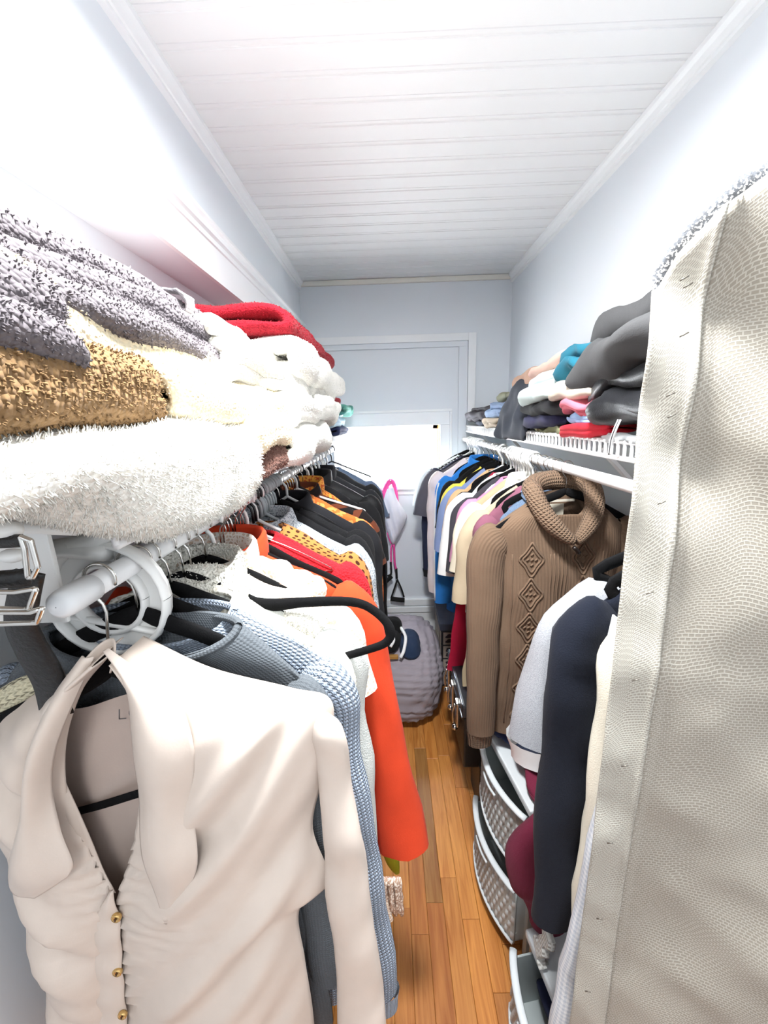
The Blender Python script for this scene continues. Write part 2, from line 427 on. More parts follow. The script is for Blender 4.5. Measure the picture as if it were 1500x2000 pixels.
# flush ceiling lamp overhead (above the picture)
lamp = thing('ceiling_lamp', 'round flush white ceiling lamp between the two closet rods', 'lamp', (LAMP[0], LAMP[1], ZC))
def lathe(name, pr, mat, parent, loc=(0, 0, 0), seg=28, world=False):
    a = np.linspace(0, 2*PI, seg, endpoint=False)
    G = np.array([[(loc[0]+r*math.cos(t), loc[1]+r*math.sin(t), loc[2]+z) for t in a] for r, z in pr])
    return gridmesh(name, G, mat, parent, world, wrap=True, capa=True, capb=True)
lathe('lamp_base', [(.05, 0), (.13, 0), (.135, -.012), (.13, -.03), (.11, -.05), (.05, -.055)], PLWHITE, lamp)

# ================================================================== rods and wire shelves
RL = np.array([-.332, 0, 1.468]); RR = np.array([.492, 0, 1.488])      # rod axes (x, z)
RODR = .0135
def rod(name, label, x, z, y0, y1):
    t = thing(name, label, 'closet rod', (x, (y0+y1)/2, z))
    a = smoothpath([(x, y0, z), (x, y1, z)], 8)
    tube('pole', a, RODR, WHITEMET, t, True, seg=20)
    G = [(.0005, -.030), (.009, -.0295), (.0135, -.026), (.0152, -.019), (.0152, .018), (.0138, .019)]
    th = np.linspace(0, 2*PI, 22, endpoint=False)
    for ye, s in ((y0, 1), (y1, -1)):
        g = np.array([[(x + r*math.cos(q), ye + s*d, z + r*math.sin(q)) for q in th] for r, d in G])
        gridmesh('end_cap', g, PLWHITE if s < 0 else plain('milky_cap', (.86, .87, .88), .4), t, True, wrap=True)
    return t
rod('closet_rod', 'white closet rod with rounded end cap under the towel shelf', RL[0], RL[2], .385, 2.62)
rod('closet_rod', 'white closet rod under the shelf of folded clothes', RR[0], RR[2], .30, 2.62)

def wire_shelf(name, label, xlip, xwall, z, y0, y1, sgn, step=.0255):
    """deck wires run from the wall to a drop lip; lip of two rails with short drops"""
    t = thing(name, label, 'shelf', ((xlip+xwall)/2, (y0+y1)/2, z))
    r = .0040; dz = .034
    for nm, x, zz, rr in (('front_rail', xlip, z, .004), ('lower_rail', xlip - .0*sgn, z-dz, .0058), ('back_rail', xwall + .012*(1 if xwall < xlip else -1), z-.004, .004),
                      ('middle_rail', (xlip+xwall)/2, z-.006, .0036)):
        tube(nm, [(x, y0, zz), (x, (y0+y1)/2, zz), (x, y1, zz)], rr, WHITEMET, t, True, seg=8)
    p = smoothpath([(xwall + .006*(1 if xwall < xlip else -1), 0, .003), ((xlip+xwall)/2, 0, .003), (xlip - .004*(1 if xwall < xlip else -1), 0, .003), (xlip, 0, -.004), (xlip, 0, -.02), (xlip, 0, -dz)], 14)
    g = tubegrid(p, r, 5, up=(0, 1, 0))
    o0 = gridmesh('wire', g, WHITEMET, None, wrap=True); n = int((y1-y0)/step)
    C.objects.unlink(o0)
    for i in range(n+1):
        o = bpy.data.objects.new('wire', o0.data); link(o, t)
        o.location = (-t.location[0], y0 + i*step - t.location[1], z - t.location[2])
    bpy.data.objects.remove(o0)
    return t
SHL = wire_shelf('wire_shelf', 'white coated wire shelf stacked with towels', -.300, XREC, 1.548, .41, 2.62, 1)
SHR = wire_shelf('wire_shelf', 'white coated wire shelf heaped with folded clothes', .505, XR, 1.572, .25, 2.63, -1)
def bracket(label, xf, zf, xw, zw, y, wide=.022):
    t = thing('shelf_bracket', label, 'bracket', (xw, y, zw), 'diagonal shelf brackets')
    d = np.array([xf-xw, 0, zf-zw]); 
    V = []; 
    u = d/np.linalg.norm(d); nrm = np.array([-u[2], 0, u[0]])
    prof = [(-wide/2, 0), (-wide/2, .008), (-wide/2+.003, .008), (-wide/2+.003, .003), (wide/2-.003, .003), (wide/2-.003, .008), (wide/2, .008), (wide/2, 0)]
    for e in (np.array([xw, y, zw]), np.array([xf, y, zf])):
        V += [e + np.array([0, a, 0]) + nrm*b_ for a, b_ in prof]
    n = len(prof); F = [(i, (i+1) % n, n+(i+1) % n, n+i) for i in range(n)] + [tuple(range(n)), tuple(range(2*n-1, n-1, -1))]
    mesh('strut', V, F, WHITEMET, t, True, smooth=False)
    s = 1 if xf > xw else -1
    boxes('wall_foot', [(min(xw, xw+s*.006), max(xw, xw+s*.006), y-.016, y+.016, zw-.03, zw+.03)], WHITEMET, t, True, bev=.002)
    return t
for yb in (.98, 1.75, 2.35):
    bracket('white diagonal bracket under the shelf of folded clothes', .52, 1.553, XR, 1.29, yb)
for yb in (1.1, 1.9):
    bracket('white diagonal bracket under the towel shelf', -.31, 1.53, XREC, 1.26, yb)
# moulded rod support at the near end of the towel shelf: arm, round cup, ribs
t = thing('rod_support', 'white moulded plastic bracket with round cup holding the towel shelf rod end', 'bracket', (RL[0], .5, 1.45))
yS = .47
th = np.linspace(0, 2*PI, 26, endpoint=False)
cupc = np.array([RL[0]-.035, yS, RL[2]-.045])
for nm, r0, dy in (('cup_ring', .075, .0), ('cup_ring', .046, .004)):
    ring = np.array([(cupc[0] + r0*math.cos(a), yS+dy, cupc[2] + r0*math.sin(a)) for a in np.append(th, th[0])])
    gridmesh(nm, tubegrid(ring, .0045, 6, flat=2.6), PLWHITE, t, True, wrap=True)
G = np.array([[(cupc[0] + r*math.cos(a), yS+.004, cupc[2] + r*math.sin(a)) for a in np.append(th, th[0])] for r in (.045, .075)])
gridmesh('cup_web', G, PLWHITE, t, True)
tube('arm', [(RL[0]-.02, yS, RL[2]+.02), (RL[0]-.10, yS, RL[2]+.02), (XREC+.06, yS, 1.40), (XREC+.006, yS, 1.26)], [.012]*14, PLWHITE, t, True, seg=8, flat=1.8, n=14)
tube('arm_rib', [(RL[0]+.01, yS, 1.545), (RL[0]-.05, yS, 1.50), (XREC+.006, yS, 1.47)], [.012]*10, PLWHITE, t, True, seg=8, flat=1.5, n=10)
tube('cup_rib', [(cupc[0]-.07, yS, cupc[2]-.02), (cupc[0]+.06, yS, cupc[2]-.05)], [.004]*4, PLWHITE, t, True, seg=6, flat=1.5, n=4)

# ================================================================== hangers
def hookpath(r, stem):
    a = np.linspace(R_(-25), R_(180), 14)
    p = [(r*math.cos(q), 0, r*math.sin(q)) for q in a]
    p += [(-r*.97, 0, -r*.5), (-r*.55, 0, -r*1.15), (-r*.12, 0, -r*1.7), (0, 0, -r*2.3), (0, 0, -stem)]
    return np.array(p)
def hanger(kind, label, side, y, group=None, rz=0, arms=True, flip=False, drop=0, hw=.205, sink=0):
    """plane of the hanger is x-z, its hook lies over the rod"""
    Rd = RL if side == 'L' else RR
    t = thing('clothes_hanger', label, 'hanger', (Rd[0], y, Rd[2] + .003), group, rz)
    f = -1 if flip else 1
    def fx(p): p = np.array(p, float); p[:, 0] *= f; return p
    def sk(p):
        k = np.clip(np.abs(p[:, 0])/.05, 0, 1); p[:, 2] -= sink*k; return p
    if kind == 'velvet':
        tube('hook', fx(hookpath(.0175, .070)), .0017, CHROME, t, seg=6)
        up = sk(smoothpath([(0, 0, -.066), (.02, 0, -.074), (.07, 0, -.092), (.13, 0, -.125), (hw-.01, 0, -.160), (hw+.003, 0, -.172), (hw-.006, 0, -.186), (hw-.05, 0, -.188), (0, 0, -.188)], 26))
        hh = np.interp(np.linspace(0, 1, 26), [0, .12, .3, .6, .75, 1], [.009, .0125, .012, .0085, .006, .006])
        pts = np.vstack([up, (up*np.array([-1, 1, 1]))[::-1]]); hr = np.concatenate([hh, hh[::-1]])
        gridmesh('shoulder_bar', tubegrid(pts, hr, 8, flat=.32), VELVET, t, wrap=True, capa=True, capb=True)
    elif kind in ('plastic', 'grey'):
        mt = PLWHITE if kind == 'plastic' else PLGREY
        tube('hook', fx(hookpath(.0205, .070)), .0042, mt, t, seg=8)
        if arms:
            up = sk(smoothpath([(0, 0, -.068), (.02, 0, -.078), (.10, 0, -.112), (hw-.012, 0, -.158), (hw+.002, 0, -.170), (hw-.01, 0, -.184), (hw-.06, 0, -.186), (0, 0, -.186)], 22))
            pts = np.vstack([up, (up*np.array([-1, 1, 1]))[::-1]])
            gridmesh('shoulder_bar', tubegrid(pts, .0045, 8), mt, t, wrap=True)
    elif kind in ('black',):
        tube('hook', fx(hookpath(.0200, .070)), .0036, BLACKPL, t, seg=8)
        if arms:
            up = sk(smoothpath([(0, 0, -.068), (.03, 0, -.08), (.10, 0, -.112), (hw-.012, 0, -.16), (hw, 0, -.170)], 16))
            pts = np.vstack([up[::-1], (up*np.array([-1, 1, 1]))[1:]])
            gridmesh('shoulder_bar', tubegrid(pts, .0048, 8), BLACKPL, t, wrap=True, capa=True, capb=True)
    else:                                                           # wire
        tube('hook', fx(hookpath(.0170, .066)), .0014, CHROME, t, seg=6)
        if arms:
            up = sk(smoothpath([(0, 0, -.066), (.012, 0, -.074), (.10, 0, -.113), (hw-.008, 0, -.160), (hw, 0, -.168), (hw-.012, 0, -.174), (0, 0, -.175)], 20))
            pts = np.vstack([up, (up*np.array([-1, 1, 1]))[::-1]])
            gridmesh('shoulder_bar', tubegrid(pts, .0013, 6), CHROME, t, wrap=True)
    return t

# ================================================================== garments
def gbody(mat, parent, hw, L_, th, seed, flare=0., neck=.062, fold=.012, top=-.082, tip=-.172, nr=34, na=52, folds=3.2, asym=0., name='body', necktilt=.03):
    """closed tube: neck - shoulder line - chest - hem, in the hanger's own x-z plane"""
    r = np.random.RandomState(seed)
    v = np.concatenate([np.linspace(0, .30, 12)**1, np.linspace(.33, 1, nr-12)])
    zs = np.empty_like(v); w_ = np.empty_like(v); t_ = np.empty_like(v)
    for i, q in enumerate(v):
        if q <= .30:
            s = q/.30
            w_[i] = neck + (hw-neck)*s
            zs[i] = top + (tip-top)*(s**1.15)
            t_[i] = .036 + (th-.036)*s
        else:
            s = (q-.30)/.70
            zs[i] = tip + (-L_-tip)*s
            w_[i] = hw*(1 - .05*math.sin(PI*min(1, s*2.2))*1) + flare*s
            t_[i] = th*(1 + .35*math.sin(PI*min(1, s*1.3)))
    a = np.linspace(0, 2*PI, na, endpoint=False)
    ca, sa = np.cos(a), np.sin(a)
    X = np.sign(ca)*np.abs(ca)**.72; Y = np.sign(sa)*np.abs(sa)**.8
    G = np.zeros((len(v), na, 3))
    ph = r.rand(4)*6.28
    for i in range(len(v)):
        dep = max(0, (-zs[i] + tip - .02)/(L_+tip+.001)); dep = min(1, dep)
        x = w_[i]*X; y = t_[i]*Y
        fy = fold*dep*(np.sin(x*2*PI*folds/hw/2 + ph[0] + .8*math.sin(zs[i]*5+ph[3])) + .5*np.sin(x*2*PI*folds*1.7/hw/2 + ph[1] + zs[i]*3))
        G[i, :, 0] = x + asym*dep; G[i, :, 1] = y + fy; G[i, :, 2] = zs[i]
        if v[i] < .2:                                              # front of the neckline dips
            k = (1 - v[i]/.2)
            G[i, :, 2] -= necktilt*k*np.clip(-sa, 0, 1)
    G += noise(G, seed, 6.0)*np.array([.006, .006, .004])
    cr_ = ridg(G, seed+3, 9.0)[..., None]
    G[..., 1:2] += (cr_-.5)*.010*np.sign(G[..., 1:2])
    return gridmesh(name, G, mat, parent, wrap=True)
def gsleeve(mat, parent, side, hw, tip, kind, L_, seed, rad=.058, out=.03, name='sleeve', fy=0., cuff=None, endr=None, mult=(.4, .8, 1, 1.05)):
    r = np.random.RandomState(seed+side+5)
    if kind == 'long':
        p = [(side*(hw-.03), 0, tip-.012), (side*(hw+out*mult[0]), .0, tip-.05), (side*(hw+out*mult[1]), fy*.3, tip-.16), (side*(hw+out*mult[2]), fy*.7, tip-L_*.55), (side*(hw+out*mult[3]), fy, tip-L_)]
        n = 26; rr = np.interp(np.linspace(0, 1, n), [0, .1, .3, .75, 1], [rad*.5, rad*.95, rad, rad*.82, endr or rad*.72])
    else:
        p = [(side*(hw-.03), 0, tip-.010), (side*(hw+out*.5), 0, tip-.05), (side*(hw+out), fy*.5, tip-.12), (side*(hw+out*1.4), fy, tip-L_)]
        n = 14; rr = np.interp(np.linspace(0, 1, n), [0, .15, .5, 1], [rad*.5, rad*.95, rad*1.1, rad*1.2])
    G = tubegrid(smoothpath(p, n), rr, 18, flat=.62)
    G += noise(G, seed+9, 7.0)*np.array([.005, .006, .004])
    G[..., 1] += (ridg(G, seed+4, 12.)-.5)*.012
    o = gridmesh(name, G, mat, parent, wrap=True)
    if cuff is not None:
        e = smoothpath(p, n)[-1]; e2 = e - np.array([0, 0, .045])
        g = tubegrid(np.array([e+[0, 0, .004], (e+e2)/2, e2]), [rr[-1]*1.05, rr[-1]*.93, rr[-1]*.9], 18, flat=.62)
        gridmesh('cuff', g, cuff, o, wrap=True)
    return o
def gcollar(mat, parent, kind, neck=.062, top=-.082):
    a = np.linspace(0, 2*PI, 40)
    if kind == 'crew':
        ring = np.array([((neck+.003)*math.cos(q), .040*math.sin(q), top - .006 - .030*max(0, -math.sin(q))) for q in a])
        gridmesh('collar', tubegrid(ring, .0055, 8), mat, parent, wrap=True)
    elif kind == 'fold':                                            # shirt collar standing and folded over
        g = []
        for k, (dr, dz) in enumerate(((.0, .0), (.001, .020), (.004, .030), (.010, .026), (.016, .008), (.022, -.014))):
            row = []
            for q in np.linspace(R_(-82), R_(262), 36):
                tipf = max(0, -math.sin(q))**6
                row.append(((neck + dr)*math.cos(q)*(1 - .25*tipf*(k > 2)), (.040 + dr)*math.sin(q), top + dz - .030*max(0, -math.sin(q)) - (.03*tipf if k == 5 else 0)))
            g.append(row)
        gridmesh('collar', np.array(g), mat, parent)
    elif kind == 'high':
        g = []
        for dr, dz in ((.004, -.012), (.006, .012), (.008, .034), (.012, .042), (.017, .034), (.019, .008), (.018, -.016)):
            g.append([((neck+dr)*math.cos(q), (.042+dr)*math.sin(q), top + dz - .034*max(0, -math.sin(q))) for q in a[:-1]])
        gridmesh('collar', np.array(g), mat, parent, wrap=True)
def garment(name, label, cat, side, y, mat, group=None, hw=.205, L_=.62, th=.026, sleeve='short', sl=.22, srad=.055, out=.03, seed=1, hang='velvet', hlabel=None,
            collar='crew', cmat=None, rz=0, flare=0., fold=.012, dx=0, hflip=False, cuff=None, sides=(-1, 1), tip=-.172, asym=0., smat=None, fy=0, neck=.062, mult=(.4, .8, 1, 1.05), endr=None):
    Rd = RL if side == 'L' else RR
    t = thing(name, label, cat, (Rd[0]+dx, y, Rd[2]), group, rz)
    gbody(mat, t, hw, L_, th, seed, flare=flare, fold=fold, tip=tip, asym=asym, neck=neck)
    if sleeve:
        for s in sides:
            gsleeve(smat or mat, t, s, hw, tip, sleeve, sl, seed, rad=srad, out=out if (s == (1 if side == 'L' else -1)) else min(out, .015), cuff=cuff, fy=fy, mult=mult, endr=endr)
    if collar: gcollar(cmat or mat, t, collar, neck=neck)
    if hang:
        hanger(hang, hlabel or ('%s hanger carrying the %s' % ({'velvet': 'black velvet', 'plastic': 'white plastic', 'grey': 'grey plastic', 'wire': 'silver wire', 'black': 'black plastic'}[hang],
               label.split(' hanging')[0].split(' beside')[0].split(' with')[0].split(' between')[0])), side, y, None, rz, flip=hflip, hw=hw - .022 - abs(dx), sink=.006)
    return t

# ------------------------------------------------------------------ left rod, from the doorway inward
GL = 'clothes on the towel shelf rod'
blk = fab('black_jersey', (.085, .085, .095)); blk2 = fab('black_wool', (.10, .10, .11), 'tweed', (.06, .06, .065), scale=2)
garment('sweater', 'charcoal knit sweater hanging behind the cream satin blouse', 'sweater', 'L', .470, fab('charcoal_knit', (.36, .38, .40), 'knit', scale=1.3), GL, hw=.205, L_=.86, th=.014, sleeve='long', sl=.56, seed=11, out=.0, srad=.04, fold=.004, collar='crew', neck=.125)
garment('crochet_top', 'white open crochet top hanging behind the blue grey cardigan', 'top', 'L', .550, fab('white_crochet', (.95, .94, .90), 'lace', (.80, .78, .72)), GL, hw=.222, L_=.66, th=.020, sleeve='short', sl=.10, srad=.04, seed=13, out=.005, collar='crew', neck=.09)
garment('fleece_sweater', 'pale grey fleece sweater with long plain sleeve', 'sweater', 'L', .590, fab('pale_fleece', (.83, .84, .82), 'terry', scale=1.6), GL, hw=.222, L_=1.00, th=.024, sleeve='long', sl=.72, srad=.050, seed=14, out=.038, mult=(.3, .4, .8, 1.), fold=.006, collar='crew', cuff=fab('pale_fleece', (0, 0, 0)))
garment('beaded_dress', 'tan beaded dress with fringed hem', 'dress', 'L', .668, fab('tan_sequin', (.80, .70, .62), 'tweed', (.96, .92, .86), scale=.8, rough=.5), GL, hw=.222, L_=.94, th=.020, sleeve=None, flare=.088, seed=15, out=.02, fold=.006, collar=None, hang='velvet')
garment('lace_blouse', 'white ruffled lace blouse with a high neck', 'blouse', 'L', .705, fab('white_lace', (.95, .93, .90), 'lace', (.84, .76, .68)), GL, hw=.19, L_=.6, th=.03, sleeve='short', sl=.2, seed=16, collar='high', hang='plastic', fold=.02)
garment('knit_sweater', 'bright red fuzzy knit sweater', 'sweater', 'L', .885, fab('red_fuzzy', (.80, .12, .16), 'terry', scale=.8, bump=.9), GL, hw=.215, L_=.58, th=.034, sleeve='long', sl=.5, seed=17, out=.025, hang='plastic', fold=.008)
garment('dotted_blouse', 'caramel brown blouse with dark polka dots and a tied neck', 'blouse', 'L', .955, fab('caramel_dots', (.72, .47, .25), 'dots', (.25, .12, .06), scale=1.5), GL, hw=.215, L_=.60, th=.028, sleeve='long', sl=.45, seed=18, out=.02, hang='plastic', collar='crew')
garment('tweed_jacket', 'pale grey flecked tweed jacket', 'jacket', 'L', 1.02, fab('grey_tweed', (.80, .83, .85), 'tweed', (.52, .56, .60), scale=.9), GL, hw=.22, L_=.60, th=.036, sleeve='long', sl=.5, seed=19, out=.025, hang='grey', collar='fold')
garment('cardigan', 'thin black cardigan next to the pale tweed jacket', 'cardigan', 'L', 1.10, blk, GL, hw=.21, L_=.62, th=.024, sleeve='long', sl=.52, seed=20, out=.025, hang='velvet')
garment('knit_pullover', 'black fuzzy knit top with pale shoulder straps', 'top', 'L', 1.165, blk2, GL, hw=.215, L_=.66, th=.030, sleeve='long', sl=.55, seed=21, out=.025, hang='velvet')
garment('blazer', 'smooth black blazer with broad shoulder between dark tops', 'blazer', 'L', 1.255, fab('black_blazer', (.12, .12, .135)), GL, hw=.225, L_=.80, th=.036, sleeve='long', sl=.60, seed=22, out=.03, hang='plastic', collar='fold')
garment('patterned_dress', 'long orange and rust dress glimpsed beside the black blazer', 'dress', 'L', 1.345, fab('orange_print', (.86, .44, .20), 'print', (.93, .62, .34)), GL, hw=.225, L_=.98, th=.026, sleeve='long', sl=.70, srad=.035, seed=23, out=.045, hang='wire')
garment('striped_top', 'black top with brown and orange bands under the empty white hanger', 'top', 'L', 1.43, fab('dark_stripes', (.10, .08, .08), 'stripe', (.42, .22, .14), scale=.12), GL, hw=.205, L_=.55, th=.03, sleeve='short', sl=.2, seed=24, hang='black', collar='fold')
garment('scarf_top', 'amber yellow scarf print top folded over its hanger', 'top', 'L', 1.50, fab('amber_print', (.95, .66, .28), 'print', (.80, .34, .16), scale=2), GL, hw=.19, L_=.5, th=.03, sleeve=None, seed=25, hang='wire', collar='high')
garment('tee_shirt', 'plain black tee shirt behind the amber scarf top', 'tee shirt', 'L', 1.585, blk, GL, hw=.215, L_=.62, th=.03, sleeve='short', sl=.24, seed=26, hang='wire')
garment('jacket', 'black zip jacket with long dangling sleeve', 'jacket', 'L', 1.72, fab('black_tech', (.075, .075, .085), rough=.6), GL, hw=.225, L_=.72, th=.04, sleeve='long', sl=.60, seed=27, out=.035, hang='wire', collar='high')
garment('hoodie', 'faded black hoodie with ribbed shoulder seam', 'hoodie', 'L', 1.86, fab('faded_black', (.14, .14, .155)), GL, hw=.23, L_=.70, th=.042, sleeve='long', sl=.58, seed=28, out=.03, hang='plastic', collar='high')
garment('pullover', 'soft black pullover nearest the window end of its rod', 'pullover', 'L', 2.0, fab('soft_black', (.12, .12, .13)), GL, hw=.225, L_=.64, th=.042, sleeve='long', sl=.55, seed=29, out=.025, hang='plastic')
garment('shirt', 'slate blue shirt hidden behind the black pullover', 'shirt', 'L', 2.14, fab('slate_cotton', (.35, .41, .50)), GL, hw=.21, L_=.62, th=.035, sleeve='short', sl=.2, seed=30, hang='wire')
# extra hangers crowding the same rod, nothing but a hook to see
hr = random.Random(7)
GH = 'bare hooks crowded on the towel shelf rod'
for i in range(9):
    hanger('wire', 'thin silver wire hanger hook crowded on the towel shelf rod', 'L', .735 + i*.0155, GH, rz=hr.uniform(-.12, .12), flip=hr.random() < .3, hw=.19, arms=(i % 4 == 0))
for i in range(7):
    hanger('grey', 'pale grey plastic hanger hook bunched on the towel shelf rod', 'L', .99 + i*.022, 'grey hooks on the towel shelf rod', rz=hr.uniform(-.1, .1), arms=False)
for i in range(3):
    hanger('black', 'black plastic hanger hook between the grey ones', 'L', .925 + i*.02, 'black hooks on the towel shelf rod', rz=hr.uniform(-.1, .1), arms=False)
for i in range(6):
    hanger('wire', 'silver wire hook near the window end of the towel shelf rod', 'L', 1.28 + i*.03, 'far silver hooks', rz=hr.uniform(-.1, .1), arms=False)
for i in range(7):
    hanger('plastic', 'white plastic hook near the window end of the towel shelf rod', 'L', 1.62 + i*.085, 'far white hooks', rz=hr.uniform(-.1, .1), arms=False)
for i in range(2):
    hanger('wire', 'bare silver hook with ball tip near the rod end cap', 'L', .475 + i*.012, 'ball tipped hooks', rz=.15, arms=False, hw=.1)
hanger('plastic', 'empty white plastic hanger jutting over the dark tops', 'L', 1.40, rz=.16, hw=.235)
hanger('black', 'empty thin black hanger at the window end of its rod', 'L', 2.30, hw=.22, rz=.1)
hanger('velvet', 'empty black velvet hanger showing beside the lace blouse', 'L', .80, hw=.22, rz=-.10)

# ------------------------------------------------------------------ right rod, from the window toward the doorway
GRR = 'clothes on the rod under the folded clothes shelf'
garment('tee_shirt', 'white tee shirt with mint shoulder closest to the window', 'tee shirt', 'R', 2.49, fab('mint_white', (.92, .95, .95)), GRR, hw=.215, L_=.55, th=.024, sleeve='short', sl=.24, seed=40, hang='velvet', out=.05)
garment('dotted_blouse', 'black top with tiny white dots', 'top', 'R', 2.43, fab('black_pin', (.08, .08, .09), 'dots', (.85, .85, .85), scale=1.3), GRR, hw=.205, L_=.55, th=.024, sleeve='short', sl=.2, seed=41, hang='plastic')
garment('track_jacket', 'navy track jacket with pale piping hanging against the back wall', 'jacket', 'R', 2.37, fab('navy_track', (.13, .15, .24)), GRR, hw=.205, L_=.66, th=.03, sleeve='long', sl=.62, seed=42, hang='plastic', out=.05, cuff=blk)
garment('tee_shirt', 'dark grey tee shirt beside the bright blue polo', 'tee shirt', 'R', 2.30, fab('dark_grey_tee', (.34, .33, .36)), GRR, hw=.215, L_=.58, th=.028, sleeve='short', sl=.25, seed=43, hang='velvet', out=.055)
garment('long_sleeve_top', 'pale pink long sleeved top under the dark grey tee', 'top', 'R', 2.25, fab('pale_pink', (.93, .87, .85)), GRR, hw=.205, L_=.62, th=.026, sleeve='long', sl=.72, seed=44, hang='plastic', out=.03)
garment('polo_shirt', 'bright blue polo shirt with white side piping', 'polo shirt', 'R', 2.08, fab('bright_blue', (.17, .48, .79)), GRR, hw=.185, L_=.92, th=.036, sleeve='long', sl=.70, srad=.052, endr=.052, seed=45, hang='velvet', collar='fold', out=.02)
garment('tee_shirt', 'black tee shirt behind the yellow one', 'tee shirt', 'R', 1.97, blk, GRR, hw=.172, L_=.62, th=.03, srad=.046, sleeve='short', sl=.24, seed=46, hang='velvet')
garment('tee_shirt', 'lemon yellow tee shirt with green neck tag', 'tee shirt', 'R', 1.87, fab('lemon', (.93, .85, .34)), GRR, hw=.172, L_=.62, th=.028, srad=.046, sleeve='short', sl=.24, seed=47, hang='velvet', out=.035)
garment('polo_shirt', 'periwinkle blue polo shirt with short sleeve', 'polo shirt', 'R', 1.80, fab('periwinkle', (.51, .58, .75)), GRR, hw=.172, L_=.62, th=.03, srad=.046, sleeve='short', sl=.30, seed=48, hang='velvet', out=.045, cuff=None)
garment('tee_shirt', 'apricot tan tee shirt in the row of colours', 'tee shirt', 'R', 1.73, fab('apricot', (.85, .69, .52)), GRR, hw=.172, L_=.62, th=.028, srad=.046, sleeve='short', sl=.25, seed=49, hang='plastic', out=.03)
garment('tee_shirt', 'jet black tee shirt between apricot and white ones', 'tee shirt', 'R', 1.665, blk, GRR, hw=.172, L_=.66, th=.024, srad=.046, sleeve='short', sl=.26, seed=50, hang='velvet', out=.025)
garment('tee_shirt', 'crisp white long tee shirt with curled hem', 'tee shirt', 'R', 1.61, fab('crisp_white', (.95, .95, .95)), GRR, hw=.172, L_=.70, th=.026, srad=.046, sleeve='short', sl=.34, seed=51, hang='plastic', out=.05)
garment('tee_shirt', 'charcoal tee shirt beside the pink one', 'tee shirt', 'R', 1.555, fab('charcoal_tee', (.27, .26, .29)), GRR, hw=.172, L_=.64, th=.024, srad=.046, sleeve='short', sl=.31, seed=52, hang='velvet', out=.03)
garment('tee_shirt', 'orchid pink tee shirt sliver in the row', 'tee shirt', 'R', 1.505, fab('orchid', (.83, .58, .72)), GRR, hw=.172, L_=.6, th=.022, srad=.046, sleeve='short', sl=.25, seed=53, hang='plastic', out=.025)
garment('tee_shirt', 'ivory tee shirt with wide loose sleeve', 'tee shirt', 'R', 1.455, fab('ivory_tee', (.95, .91, .82)), GRR, hw=.172, L_=.64, th=.026, srad=.046, sleeve='short', sl=.27, seed=54, hang='plastic', out=.03)
garment('shirt', 'cream cotton shirt with open collar next to the mauve shirt', 'shirt', 'R', 1.395, fab('cream_shirt', (.95, .93, .88)), GRR, hw=.172, L_=.62, th=.026, srad=.046, sleeve='short', sl=.24, seed=55, hang='plastic', collar='fold', out=.02)
garment('tee_shirt', 'beige tee shirt with stitched sleeve hem', 'tee shirt', 'R', 1.335, fab('beige_tee', (.78, .71, .60)), GRR, hw=.172, L_=.66, th=.026, srad=.046, sleeve='short', sl=.33, seed=56, hang='velvet', out=.035)
garment('long_dress', 'long crimson dress hanging below the white tee', 'dress', 'R', 1.63, fab('crimson', (.64, .05, .20)), GRR, hw=.145, L_=1.0, th=.016, sleeve=None, seed=57, hang=None, collar=None, fold=.004, flare=.105)
garment('trousers', 'khaki trousers folded over a hanger with turned up hem', 'trousers', 'R', 1.44, fab('khaki', (.73, .67, .55)), GRR, hw=.185, L_=.94, th=.016, sleeve=None, seed=58, hang=None, collar=None, fold=.004, flare=.03)
garment('shirt', 'mauve plum shirt beside the brown cable sweater', 'shirt', 'R', 1.275, fab('mauve', (.55, .35, .42)), GRR, hw=.172, L_=1.03, th=.024, sleeve='long', sl=.72, seed=59, hang='velvet', collar='crew', out=.0, srad=.045)
garment('denim_shirt', 'faded blue denim shirt collar behind the brown cable sweater', 'shirt', 'R', 1.225, fab('denim', (.45, .53, .63), 'tweed', (.36, .43, .54), scale=2), GRR, hw=.150, L_=.66, th=.024, sleeve=None, seed=60, hang='velvet', collar='fold')
garment('polo_shirt', 'light grey polo with broad short sleeve and white band', 'polo shirt', 'R', .665, fab('grey_marl', (.62, .63, .65), 'tweed', (.54, .55, .57), scale=2.5), GRR, dx=.070, hw=.175, L_=.74, th=.026, sleeve='short', sl=.30, srad=.066, seed=61, hang='velvet', out=.062, cuff=fab('white_band', (.92, .92, .92)))
garment('jacket', 'navy fleece jacket with long sleeve and white side stripe', 'jacket', 'R', .615, fab('navy_fleece', (.065, .085, .135), rough=.95), GRR, dx=.05, hw=.195, L_=.84, th=.022, sleeve='long', sl=.70, srad=.062, seed=62, hang='velvet', collar='high', out=.03)
garment('blouse', 'plain ivory blouse hanging behind the cream mesh panel', 'blouse', 'R', .572, fab('ivory_blouse', (.90, .87, .80)), GRR, dx=.075, hw=.175, L_=.95, th=.012, sleeve='long', sl=.80, srad=.045, seed=63, hang='plastic', out=.025)
garment('seersucker_shirt', 'white and grey seersucker check shirt nearest the mesh panel', 'shirt', 'R', .542, fab('seersucker', (.86, .87, .88), 'check', (.72, .75, .79)), GRR, dx=.075, hw=.165, L_=1.0, th=.012, sleeve='long', sl=.92, srad=.045, seed=64, hang='plastic', out=.085, mult=(0, .1, .6, 1.))
for i in range(8):
    hanger('plastic', 'white plastic hook bunched above the white and ivory tees', 'R', 1.36 + i*.03, 'white hooks above the tees', rz=hr.uniform(-.15, .15), arms=False)
for i in range(6):
    hanger('wire', 'silver wire hook on the rod above the bright tees', 'R', 1.66 + i*.045, 'silver hooks above the tees', rz=hr.uniform(-.15, .15), arms=False)
